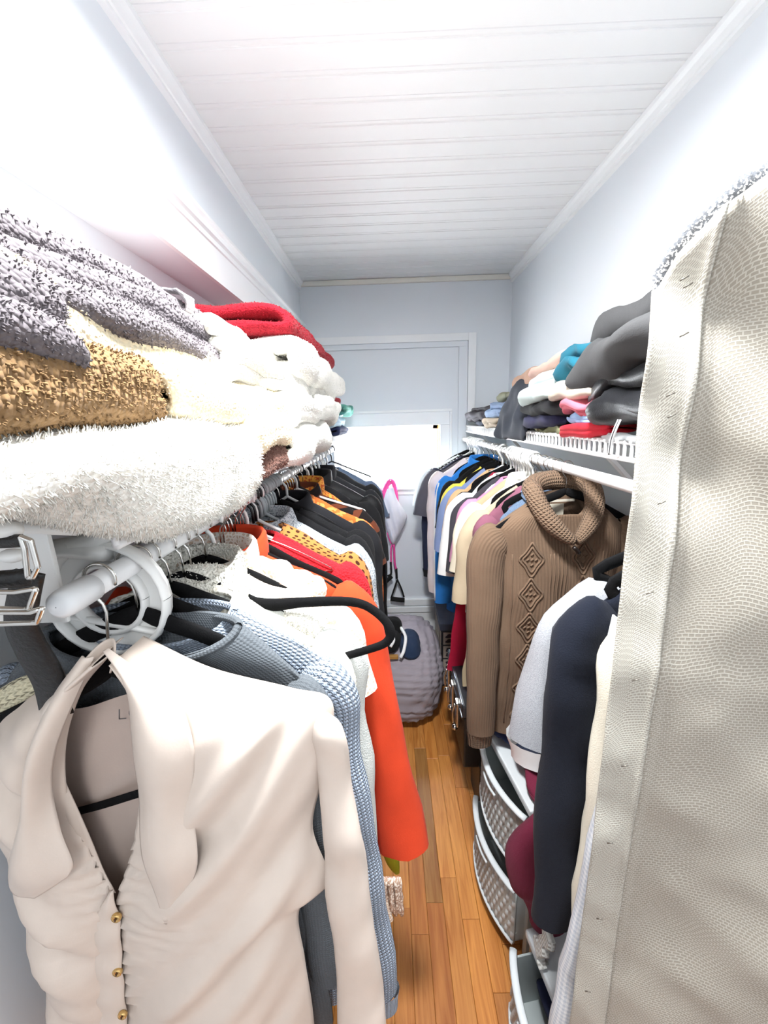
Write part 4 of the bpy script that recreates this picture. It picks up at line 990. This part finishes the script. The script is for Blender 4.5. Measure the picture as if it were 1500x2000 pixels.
bundle('draped_tee', 'slate grey tee shirt spilling over the shelf lip', 'tee shirt', (.235, .25, .285), .5, 1.6, 2, .022, 1.50, 1.82, 307, drape=[(.72, 1.80), (.63, 1.81), (.57, 1.77), (.525, 1.70), (.505, 1.62), (.49, 1.565), (.505, 1.555), (.54, 1.62), (.60, 1.68), (.70, 1.70)], amp=.014)
bundle('folded_shirt', 'peach pink folded shirt lying over the mint shirt', 'shirt', (.88, .72, .66), .53, 1.755, 2, .026, 1.22, 1.56, 308, zs=-.02)
bundle('folded_shirt', 'mint white folded shirt with red tag', 'shirt', (.88, .95, .94), .495, 1.675, 3, .028, 1.20, 1.50, 309, amp=.014)
bundle('folded_trousers', 'black folded trousers below the mint shirt', 'trousers', (.10, .10, .115), .505, 1.63, 2, .026, 1.12, 1.50, 310)
bundle('folded_shorts', 'deep navy folded shorts below the black trousers', 'shorts', (.19, .19, .31), .495, 1.60, 1, .03, 1.22, 1.52, 311)
bundle('folded_shorts', 'olive folded shorts flat on the shelf wires', 'shorts', (.55, .55, .40), .50, 1.578, 1, .02, 1.12, 1.46, 312)
bundle('folded_fleece', 'teal fleece sweater bunched on the cream stack', 'sweater', (.12, .40, .48), .50, 1.715, 3, .032, 1.00, 1.24, 313, amp=.014)
bundle('folded_shirt', 'oatmeal knit folded under the teal fleece', 'sweater', (.83, .79, .73), .495, 1.668, 2, .024, .98, 1.20, 314)
bundle('folded_shirt', 'rose pink folded shirt in the middle of the heap', 'shirt', (.85, .45, .52), .495, 1.640, 2, .016, .96, 1.14, 315)
bundle('folded_shirt', 'sky blue folded shirt above the red one', 'shirt', (.60, .75, .92), .490, 1.610, 2, .018, .92, 1.13, 316, amp=.012)
bundle('folded_shirt', 'red and white folded shirt at the shelf lip', 'shirt', (.80, .13, .20), .490, 1.578, 2, .017, .92, 1.16, 317, amp=.010)
bundle('folded_trousers', 'large charcoal trousers slumped on top of the heap', 'trousers', (.265, .265, .27), .500, 1.705, 3, .050, .66, 1.08, 318, amp=.018, zs=-.06)
bundle('folded_trousers', 'shiny black track trousers bunched beneath the charcoal ones', 'trousers', (.09, .095, .11), .485, 1.606, 3, .036, .68, 1.00, 319, amp=.014, rough=.45)
bundle('folded_shirt', 'light grey folded shirt under the black track trousers', 'shirt', (.80, .82, .83), .495, 1.578, 1, .022, .66, .98, 320)
ds = thing('drawstring', 'white and black drawstring dangling over the shelf lip', 'drawstring', tuple(P(1200, 850, X=.485)))
for k_, (cc, o_) in enumerate((((.93, .93, .93), 0), ((.2, .2, .22), .004), ((.9, .9, .9), .008))):
    tube('cord', [P(1212, 820, X=.478) + [0, o_, 0], P(1204, 838, X=.470) + [0, o_, 0], P(1196, 862, X=.474) + [0, o_, 0], P(1192, 889, X=.478) + [0, o_, 0]], .0022, fab('cord_%d' % k_, cc), ds, True, seg=6, n=16)
tg_ = boxes('shirt_tag', [(.490, .494, 1.22, 1.27, 1.664, 1.674)], plain('red_tag', (.80, .10, .15), .6)); tag(tg_, 'small red tag poking out below the mint shirt', 'tag')

# ================================================================== things standing on the floor
DRW = plain('grey_white_plastic', (.80, .82, .83), .4)
DRS = plain('grey_frame_plastic', (.66, .69, .69), .45)
WEAV = plain('woven_grey_plastic', (.70, .71, .71), .5)
DARKIN = plain('dark_gap', (.10, .10, .11), .8)
u_ = np.array([-.165, .986]); w_in = np.array([.986, .165])
def unit_pt(o, a, d, z): return np.array([o[0] + u_[0]*a + w_in[0]*d, o[1] + u_[1]*a + w_in[1]*d, z])
def obox(name, o, a0, a1, d0, d1, z0, z1, mat, parent, bev=.003):
    ob_ = boxes(name, [(0, 1, 0, 1, 0, 1)], mat, None); me = ob_.data
    bm = bmesh.new(); bm.from_mesh(me)
    for v in bm.verts:
        q = unit_pt(o, a0 + (a1-a0)*v.co.x, d0 + (d1-d0)*v.co.y, z0 + (z1-z0)*v.co.z); v.co = q
    bmesh.ops.recalc_face_normals(bm, faces=bm.faces)
    if bev: bmesh.ops.bevel(bm, geom=list(bm.edges), offset=bev, segments=2, affect='EDGES', profile=.6)
    bm.to_mesh(me); bm.free()
    ob_.parent = parent; ob_.matrix_parent_inverse = Matrix.Translation(parent.location).inverted(); return ob_
def bow(t, B): return -B*math.sin(PI*t)**.8 if 0 < t < 1 else 0.
def drawer(parent, o, W_, z0, z1, pull, B=.038, rows=6, cols=15, ajar=.0):
    """bowed woven front with a white lip; front, lip, weave and box"""
    ts = np.linspace(0, 1, 25)
    def fp(t, off, z): return unit_pt(o, .012 + (W_-.024)*t, bow(t, B) - pull + off, z)
    G = np.array([[fp(t, 0, z) for t in ts] for z in np.linspace(z1-.02, z0, 6)])
    f = gridmesh('drawer', G, DRS, parent, True); md = f.modifiers.new('wall', 'SOLIDIFY'); md.thickness = .006; md.offset = -1
    lip = gridmesh('lip', tubegrid(np.array([fp(t, -.004, z1-.012) for t in ts]), .010, 10, flat=.6, up=(0, 0, 1)), DRW, f, False, wrap=True, capa=True, capb=True)
    lip2 = gridmesh('lip', tubegrid(np.array([fp(t, -.003, z0+.006) for t in ts]), .005, 8, up=(0, 0, 1)), DRW, f, False, wrap=True, capa=True, capb=True)
    V, F = [], []
    hz = (z1-.03 - z0-.012)/rows
    for i in range(rows):
        for j in range(cols*2):
            if (i+j) % 2: continue
            ta, tb = (j+.12)/(cols*2), (j+.95)/(cols*2); za = z0+.014 + hz*(i+.1); zb = za + hz*.8
            tm = (ta+tb)/2; n0 = len(V)
            V += [fp(ta, 0, za), fp(tb, 0, za), fp(tb, 0, zb), fp(ta, 0, zb), fp(tm-.006, -.005, za+hz*.2), fp(tm+.006, -.005, za+hz*.2), fp(tm+.006, -.005, zb-hz*.2), fp(tm-.006, -.005, zb-hz*.2)]
            F += [(n0+4, n0+5, n0+6, n0+7)] + [(n0+k, n0+(k+1) % 4, n0+4+(k+1) % 4, n0+4+k) for k in range(4)]
    wv = mesh('weave', V, F, WEAV, f); wv['kind'] = 'stuff'
    obox('tray', o, .016, W_-.016, -pull+.004, .30, z0+.004, z0+.012, DRS, parent, .001)
    obox('tray_side', o, .016, .021, -pull+.002, .30, z0+.004, z1-.03, DRS, parent, .001)
    obox('tray_side', o, W_-.021, W_-.016, -pull+.002, .30, z0+.004, z1-.03, DRS, parent, .001)
    h0 = gridmesh('handle', tubegrid(np.array([fp(t, -.010, z1-.045 - .006*math.sin(PI*(t-.36)/.28)) for t in np.linspace(.36, .64, 10)]), .004, 8, up=(0, 0, 1)), DRW, f, False, wrap=True, capa=True, capb=True)
    return f
def tower(label, o, W_, D_, Ht, levels):
    t = thing('drawer_tower', label, 'drawers', (o[0]+.15, o[1]+.15, 0))
    obox('top', o, 0, W_, -.012, D_, Ht-.024, Ht, DRW, t, .006)
    for a in (0, W_-.02):
        for d in (.0, D_-.05): obox('post', o, a, a+.02, d+.004, d+.05, 0, Ht-.024, DRS, t, .003)
        obox('side_rail', o, a+.004, a+.016, .05, D_-.05, .05, .09, DRS, t, .002)
        obox('side_panel', o, a+.007, a+.013, .054, D_-.054, .09, Ht-.03, DRS, t, .001)
    for z0, z1, pull in levels: drawer(t, o, W_, z0, z1, pull)
    return t
o1 = (.372, .875)
tower('grey plastic drawer tower with bowed woven fronts below the brown sweater', o1, .33, .36, .575, ((.325, .548, .012), (.055, .285, .030)))
o2 = (.395, .455)
dt2 = tower('low grey plastic drawer unit beside the mesh panel', o2, .33, .33, .30, ((.04, .268, .045),))
o_ = sweep('cloth', zig(.70, .385, .12, 3, .03, 5), .52, .74, .022, fab('navy_sock', (.16, .18, .28)), seed=401, amp=.012); o_.name = 'folded_shirt'; tag(o_, 'navy shirt packed inside the low drawer unit', 'shirt')
# clothes on top of the tower
def tl(a, d, z): return tuple(unit_pt(o1, a, d, z))
GD = 'clothes heaped on the drawer tower'
NAVY = fab('dark_navy', (.12, .15, .22)); MAR = fab('maroon_jersey', (.42, .13, .22)); MID = fab('mid_navy', (.17, .22, .36))
cl = sweep('cloth', zig(.70, .400, .577, 2, .030, 61), .88, 1.06, .024, MAR, seed=411, amp=.014, freq=8, crease=.010, taper=.15); cl.name = 'folded_tee'; tag(cl, 'maroon tee shirt folded on the drawer tower', 'tee shirt', GD)
cl = sweep('cloth', zig(.70, .392, .640, 3, .034, 62), .93, 1.13, .028, NAVY, seed=412, amp=.016, freq=8, crease=.012, taper=.12); cl.name = 'folded_trousers'; tag(cl, 'dark navy trousers folded over the maroon tee', 'trousers', GD)
cl = sweep('cloth', zig(.68, .362, .578, 2, .045, 63), 1.08, 1.23, .030, MID, seed=413, amp=.014, freq=8, crease=.012, taper=.15); cl.name = 'folded_jeans'; tag(cl, 'blue jeans with open waistband bunched on the drawer tower', 'jeans', GD)
# maroon hoodie slipping down between the two drawer units
hp = smoothpath([(.52, .80, .66), (.42, .80, .655), (.345, .79, .58), (.335, .785, .47), (.375, .79, .36), (.42, .79, .24), (.45, .79, .12)], 44)
g = tubegrid(hp, np.interp(np.linspace(0, 1, 44), [0, .2, .4, .7, 1], [.03, .042, .052, .045, .025]), 26, flat=.8)
g += noise(g, 420, 6.)*.008; g += (ridg(g, 421, 9.)[..., None]-.5)*.02*np.array([1, .5, .3])
hd2 = gridmesh('hoodie', g, MAR, None, wrap=True, capa=True, capb=True); tag(hd2, 'maroon hoodie sagging between the two grey drawer units', 'hoodie')
sk = sweep('cloth', [(.36, .40), (.35, .36), (.345, .32), (.36, .29)], .70, .725, .02, fab('ribbed_white', (.85, .85, .83), 'rib', bump=1.), seed=422, ny=12, ns=24, amp=.003); sk.name = 'knit_cuff_sock'; tag(sk, 'white ribbed sock hanging beside the maroon hoodie', 'sock')

# black trunk with chrome latches on its pedestal
tk = thing('trunk', 'black trunk with chrome latches standing between drawer tower and comforter', 'trunk', (.5, 1.55, 0))
BLK = plain('black_vinyl', (.055, .055, .06), .45, bump=.15, scale=300)
boxes('body', [(.272, .70, 1.36, 1.76, .215, .455)], BLK, tk, True, bev=.008)
boxes('lid', [(.264, .705, 1.355, 1.765, .458, .515)], plain('charcoal_vinyl', (.16, .17, .19), .4), tk, True, bev=.01)
boxes('pedestal', [(.335, .69, 1.34, 1.50, 0, .235)], BLK, tk, True, bev=.004)
boxes('pedestal', [(.50, .69, 1.62, 1.75, 0, .235)], BLK, tk, True, bev=.004)
for z in (.452, .512): tube('edge_strip', [(.266, 1.37, z), (.264, 1.56, z), (.266, 1.75, z)], .004, plain('steel_edge', (.62, .66, .72), .25, metal=.9), tk, True, seg=6)
for y in (1.44, 1.56, 1.68):
    lt = boxes('latch', [(.252, .267, y-.022, y+.022, .36, .475)], CHROME, tk, True, bev=.005)
    tube('latch_lever', [(.249, y, .46), (.239, y, .42), (.243, y, .37)], .006, CHROME, tk, True, seg=8, n=10)
    c = np.array([.249, y, .345]); aa = np.linspace(0, 2*PI, 14, endpoint=False)
    g = np.array([[(c[0]+.013*math.cos(v)*math.cos(q), c[1]+.013*math.cos(v)*math.sin(q), c[2]+.013*math.sin(v)) for q in aa] for v in np.linspace(-1.5, 1.5, 9)])
    gridmesh('ball_foot', g, CHROME, tk, True, wrap=True, capa=True, capb=True)
# grey ruched comforter bundle
n0, n1 = 70, 110
a = np.linspace(0, 2*PI, n1, endpoint=False); v = np.linspace(-PI/2+.02, PI/2-.02, n0); cv, sv = np.cos(v)[:, None], np.sin(v)[:, None]
sp_ = lambda x, e: np.sign(x)*np.abs(x)**e
B0 = np.stack([sp_(cv, .55)*sp_(np.cos(a), .6), sp_(cv, .55)*sp_(np.sin(a), .6), sp_(sv, .65)*np.ones_like(a)], 2)
G = B0*np.array([.285, .34, .215]); G += noise(B0, 431, .4)*.02
tuck = np.abs(np.sin((G[..., 2] + G[..., 1]*.55)*2*PI/.075 + .8*np.sin(G[..., 0]*9)))**.4; tuck2 = np.abs(np.sin(G[..., 0]*2*PI/.085 + .5*np.sin(G[..., 2]*11)))**.35
G += B0*(.016*(tuck-1) + .010*(tuck2-1))[..., None] + (ridg(B0, 433, 3.2)[..., None]-.5)*.016*B0
G[..., 2] = np.maximum(G[..., 2], -.213)
G += np.array([-.005, 2.095, .215])
cf = gridmesh('comforter', G, fab('lilac_grey_cotton', (.60, .57, .60), rough=.8, bump=.3), None, wrap=True, capa=True, capb=True); tag(cf, 'lilac grey ruched comforter bundled on the floor below the window', 'comforter')
hj = thing('hooded_jacket', 'black and navy hoodie with white cord lying on the grey comforter', 'hoodie', (.03, 1.95, .4))
lump('body', None, None, (-.045, 2.00, .445), (.085, .12, .055), fab('hood_black', (.06, .06, .065)), 441, parent=hj)
lump('sleeve', None, None, (.085, 1.96, .425), (.055, .12, .040), fab('hood_navy', (.13, .19, .29)), 442, parent=hj)
lump('hood', None, None, (-.02, 2.03, .50), (.06, .06, .045), fab('hood_black', (0, 0, 0)), 443, parent=hj)
WC = fab('white_cord', (.92, .92, .92))
tube('cord', [(.040, 2.00, .500), (.062, 1.93, .485), (.050, 1.86, .450), (.030, 1.83, .425)], .009, WC, hj, True, n=16, seg=8)
tube('cord', [(-.010, 1.93, .498), (-.002, 1.89, .49), (-.02, 1.86, .470)], .008, WC, hj, True, n=12, seg=8)
boxes('badge', [(-.03, .02, 1.845, 1.865, .405, .425)], plain('gold_badge', (.65, .48, .25), .5), hj, True, bev=.004)
# printed box
bx = thing('printed_box', 'dark storage box printed with rows of pale picture squares', 'box', (.42, 2.32, 0))
boxes('body', [(.285, .56, 2.16, 2.46, 0, .40)], plain('dark_card', (.15, .15, .17), .6), bx, True, bev=.004)
boxes('lid', [(.278, .567, 2.153, 2.467, .385, .43)], plain('slate_card', (.25, .27, .33), .6), bx, True, bev=.004)
PALE = plain('pale_print', (.66, .61, .57), .7); DK = plain('dark_print', (.17, .16, .20), .7)
for i in range(3):
    for j in range(4):
        x0, z0 = .297 + i*.087, .018 + j*.091
        sq = boxes('picture_square', [(x0, x0+.076, 2.1565, 2.161, z0, z0+.080)], PALE, bx, True)
        aa = np.linspace(0, 2*PI, 12, endpoint=False); rr = .024 + .006*np.sin(aa*3 + i + j)
        for cz in (.024, .056):
            mesh('printed_motif', [(x0+.038+r*math.cos(q)*1.05, 2.1555, z0+cz+r*.55*math.sin(q)) for q, r in zip(aa, rr)], [tuple(range(12))], DK, bx, True)
        y0 = 2.170 + i*.095
        boxes('picture_square', [(.2815, .286, y0, y0+.085, z0, z0+.080)], PALE, bx, True)
# ================================================================== hanging by the window
PINK = plain('pink_rubber', (.90, .30, .60), .45); FOAM = plain('black_foam', (.05, .05, .05), .9)
rb = thing('resistance_band', 'pink resistance band with black handles hung below the window sill', 'exercise band', (0, 2.6, 1.2))
Yp = 2.585
def pp(L_, y=Yp): return [P(a, b_, Y=y) for a, b_ in L_]
tube('hook', [P(763, 934, Y=2.625), P(763, 934, Y=2.60), P(763, 942, Y=2.575), P(763, 938, Y=2.565)], .0025, CHROME, rb, True, n=12, seg=6)
for off, pth in ((0, ((749, 1000), (750, 960), (757, 942), (765, 938), (772, 950), (776, 985), (774, 1005))), (1, ((752, 1000), (753, 965), (758, 948), (766, 943), (770, 955), (772, 990)))):
    tube('band', pp(pth, Yp+.008*off), .010, PINK, rb, True, n=26, seg=8, flat=.7)
tube('band', pp(((757, 1040), (764, 1060), (769, 1062), (771, 1100), (774, 1112))), .0075, PINK, rb, True, n=16, seg=8)
tube('band', pp(((775, 1045), (770, 1060), (764, 1070), (764, 1100), (763, 1112)), Yp+.012), .006, PINK, rb, True, n=16, seg=8)
tube('strap', pp(((774, 1110), (775, 1130))), .008, FOAM, rb, True, n=4)
tube('strap', pp(((763, 1098), (764, 1120), (757, 1125))), .007, FOAM, rb, True, n=8)
for lst in (((776, 1132), (770, 1150), (764, 1168)), ((776, 1132), (784, 1150), (789, 1166))):
    tube('strap', pp(lst), .006, FOAM, rb, True, n=8)
tube('handle_grip', pp(((763, 1169), (777, 1171), (790, 1172))), .016, FOAM, rb, True, n=10, seg=12)
tube('handle_grip', pp(((749, 1141), (757, 1133), (765, 1126)), Yp-.01), .014, FOAM, rb, True, n=10, seg=12)
bgp = thing('drawstring_bag', 'white fabric bag hung with the pink band below the window', 'bag', tuple(P(770, 1000, Y=2.56)))
panel('bag_body', [(756, 955), (750, 975), (750, 1000), (754, 1030), (762, 1055), (767, 1063)], [(768, 952), (776, 975), (794, 1005), (792, 1020), (780, 1045), (769, 1063)], 2.565, fab('white_nylon', (.92, .91, .94), rough=.6), bgp, 30, 20,
      lambda G, v, s: .045*np.sin(PI*s)*np.sin(PI*np.clip(v, .05, 1)) + .006*np.sin(G[..., 0]*120 + G[..., 2]*30), th=.002)
boxes('printed_mark', [tuple(np.array([P(754, 1004, Y=2.55)[0], P(761, 1004, Y=2.55)[0], 2.532, 2.540, P(757, 1011, Y=2.55)[2], P(757, 1002, Y=2.55)[2]]))], plain('grey_mark', (.4, .4, .45), .7), bgp, True, bev=.002)
# ================================================================== belts on pegs near the towel shelf end
rk = thing('peg_rail', 'white rail with round pegs at the end of the towel shelf', 'peg rail', tuple(P(20, 1060, Y=.36)))
tube('rail', [P(-60, 1022, Y=.37), P(40, 1030, Y=.37), P(150, 1036, Y=.40)], .006, PLWHITE, rk, True, n=8)
boxes('rail_plate', [(XREC, -.36, .395, .401, 1.43, 1.545)], PLWHITE, rk, True, bev=.002)
def knob(px, py, Y, r):
    c = P(px, py, Y=Y); aa = np.linspace(0, 2*PI, 18, endpoint=False)
    return gridmesh('peg', np.array([[(c[0]+r*1.4*math.cos(q_)*math.cos(q), c[1]+r*math.cos(q_)*math.sin(q), c[2]+r*.8*math.sin(q_)) for q in aa] for q_ in np.linspace(-1.5, 1.5, 10)]), PLWHITE, rk, True, wrap=True, capa=True, capb=True)
knob(12, 1036, .33, .010); knob(24, 1085, .33, .008)
LEATH = plain('black_leather', (.035, .035, .04), .45, bump=.3, scale=220)
bt = thing('leather_belt', 'black leather belt with square silver buckles hung on the white pegs', 'belt', tuple(P(60, 1200, Y=.34)))
def strap(name, L_, wpx, Y0, Y1, mat, th=.0035):
    p = smoothpath(L_, 30); T = np.gradient(p, axis=0); T /= np.linalg.norm(T, axis=1)[:, None]; Nn = np.stack([-T[:, 1], T[:, 0]], 1)
    G = np.array([[P(*(q + n_*wpx*s), Y=Y0+(Y1-Y0)*i/29 - .004*(1-(2*s)**2)) for s in np.linspace(-.5, .5, 8)] for i, (q, n_) in enumerate(zip(p, Nn))])
    o = gridmesh(name, G, mat, bt, True); md = o.modifiers.new('leather', 'SOLIDIFY'); md.thickness = th; return o
strap('strap', [(55, 1120), (45, 1170), (40, 1215), (60, 1265), (95, 1330), (112, 1400)], 66, .335, .385, LEATH)
strap('strap', [(-40, 1060), (0, 1058), (45, 1056)], 26, .325, .325, LEATH)
strap('keeper_loop', [(-10, 1133), (30, 1130), (58, 1126)], 36, .318, .322, LEATH)
def frame(name, L_, r, Y, mat=CHROME):
    L_ = list(L_) + [L_[0]]
    pts = []
    for (a, b_), (c_, d_) in zip(L_[:-1], L_[1:]):
        pts += [P(a+(c_-a)*t, b_+(d_-b_)*t, Y=Y) for t in (0, .08, .5, .92)]
    gridmesh(name, tubegrid(np.array(pts + [pts[0]]), r, 8), mat, bt, True, wrap=True)
frame('buckle', [(40, 1048), (60, 1056), (74, 1108), (64, 1128), (54, 1128), (48, 1072)], .0022, .316)
frame('buckle', [(-40, 1188), (56, 1190), (70, 1152), (66, 1150), (30, 1156), (-40, 1156)], .0024, .312)
frame('buckle', [(-40, 1220), (72, 1216), (82, 1188), (60, 1196), (-40, 1196)], .0024, .310)
sc = tube('knit_scarf', [P(-60, 1415, Y=.430), P(0, 1378, Y=.432), P(45, 1350, Y=.435), P(85, 1335, Y=.44), P(120, 1325, Y=.45)], .018, fab('rope_knit', (.80, .77, .66), 'knit', bump=1., scale=.5), None, n=30, seg=14, flat=.7)
tag(sc, 'cream rope knit scarf showing behind the leather belt', 'scarf')

# ================================================================== small trims on garments
def by_label(t): return [o for o in bpy.data.objects if o.get('label', '').startswith(t)][0]
pz = by_label('bright blue polo')
tube('piping', [(-.235, -.012, -.19), (-.252, -.012, -.30), (-.258, -.012, -.55), (-.256, -.012, -.86)], .0045, fab('piping_white', (.93, .93, .93)), pz, n=20, seg=8)
yl = by_label('lemon yellow')
lump('neck_tag', None, None, P(958, 941, Y=1.845), (.020, .008, .009), plain('green_tag', (.12, .55, .30), .6), 471, parent=yl, flat=False)
nj = by_label('navy fleece jacket')
panel('side_stripe', [(1196, 1200), (1182, 1260), (1172, 1312), (1186, 1345), (1197, 1364)], [(1199, 1200), (1203, 1260), (1206, 1312), (1206, 1345), (1201, 1364)], .582, fab('piping_white', (0, 0, 0)), nj, 20, 8, lambda G, v, s: .012*np.sin(PI*s), th=.002)
bd_ = by_label('tan beaded dress')
BEAD = fab('tan_bead', (.70, .58, .50), 'tweed', (.95, .9, .85), scale=.6, rough=.4)
for k in range(9):
    a_, y_ = 752 + k*4.0, .668 + .004*(k % 3)
    tube('fringe', [P(a_-4, 1715, Y=y_), P(a_-1, 1752, Y=y_), P(a_+1, 1776 + 5*(k % 3), Y=y_)], [.004, .0055, .004, .006, .004, .006, .005], BEAD, bd_, True, n=7, seg=6)
# sagging inner fold of the brown sweater
fp_ = [P(a, b_, Y=1.075) for a, b_ in ((1036, 1215), (1024, 1290), (1008, 1360), (998, 1422))]
g = tubegrid(smoothpath(fp_, 24), np.interp(np.linspace(0, 1, 24), [0, .3, 1], [.012, .030, .024]), 14, flat=.55); g += noise(g, 77, 6.)*.004
gridmesh('folded_sleeve', g, BR, sw, True, wrap=True, capa=True, capb=True)

# ------------------------------------------------------------------ pieces of parts
def under(child, part):
    child.matrix_parent_inverse = part.matrix_parent_inverse.inverted() @ child.matrix_parent_inverse; child.parent = part
def kids(t, nm): return sorted([c for c in t.children if c.name.split('.')[0] == nm], key=lambda c: c.name)
for a_, b_ in zip(kids(blouse, 'button_slot'), kids(blouse, 'button')): under(a_, b_)
for i, l_ in enumerate(kids(tk, 'latch')):
    under(kids(tk, 'latch_lever')[0], l_); under(kids(tk, 'ball_foot')[0], l_)
under(kids(win, 'casing_bead')[0], kids(win, 'casing')[0])
for st in kids(pn, 'staple'): under(st, kids(pn, 'hem')[0])
sqs = kids(bx, 'picture_square')
for mo in kids(bx, 'printed_motif'):
    c_ = sum((v.co for v in mo.data.vertices), Vector())/len(mo.data.vertices)
    best = min(sqs, key=lambda q: (sum((v.co for v in q.data.vertices), Vector())/8 - c_).length); under(mo, best)
under(kids(bgp, 'printed_mark')[0], kids(bgp, 'bag_body')[0])
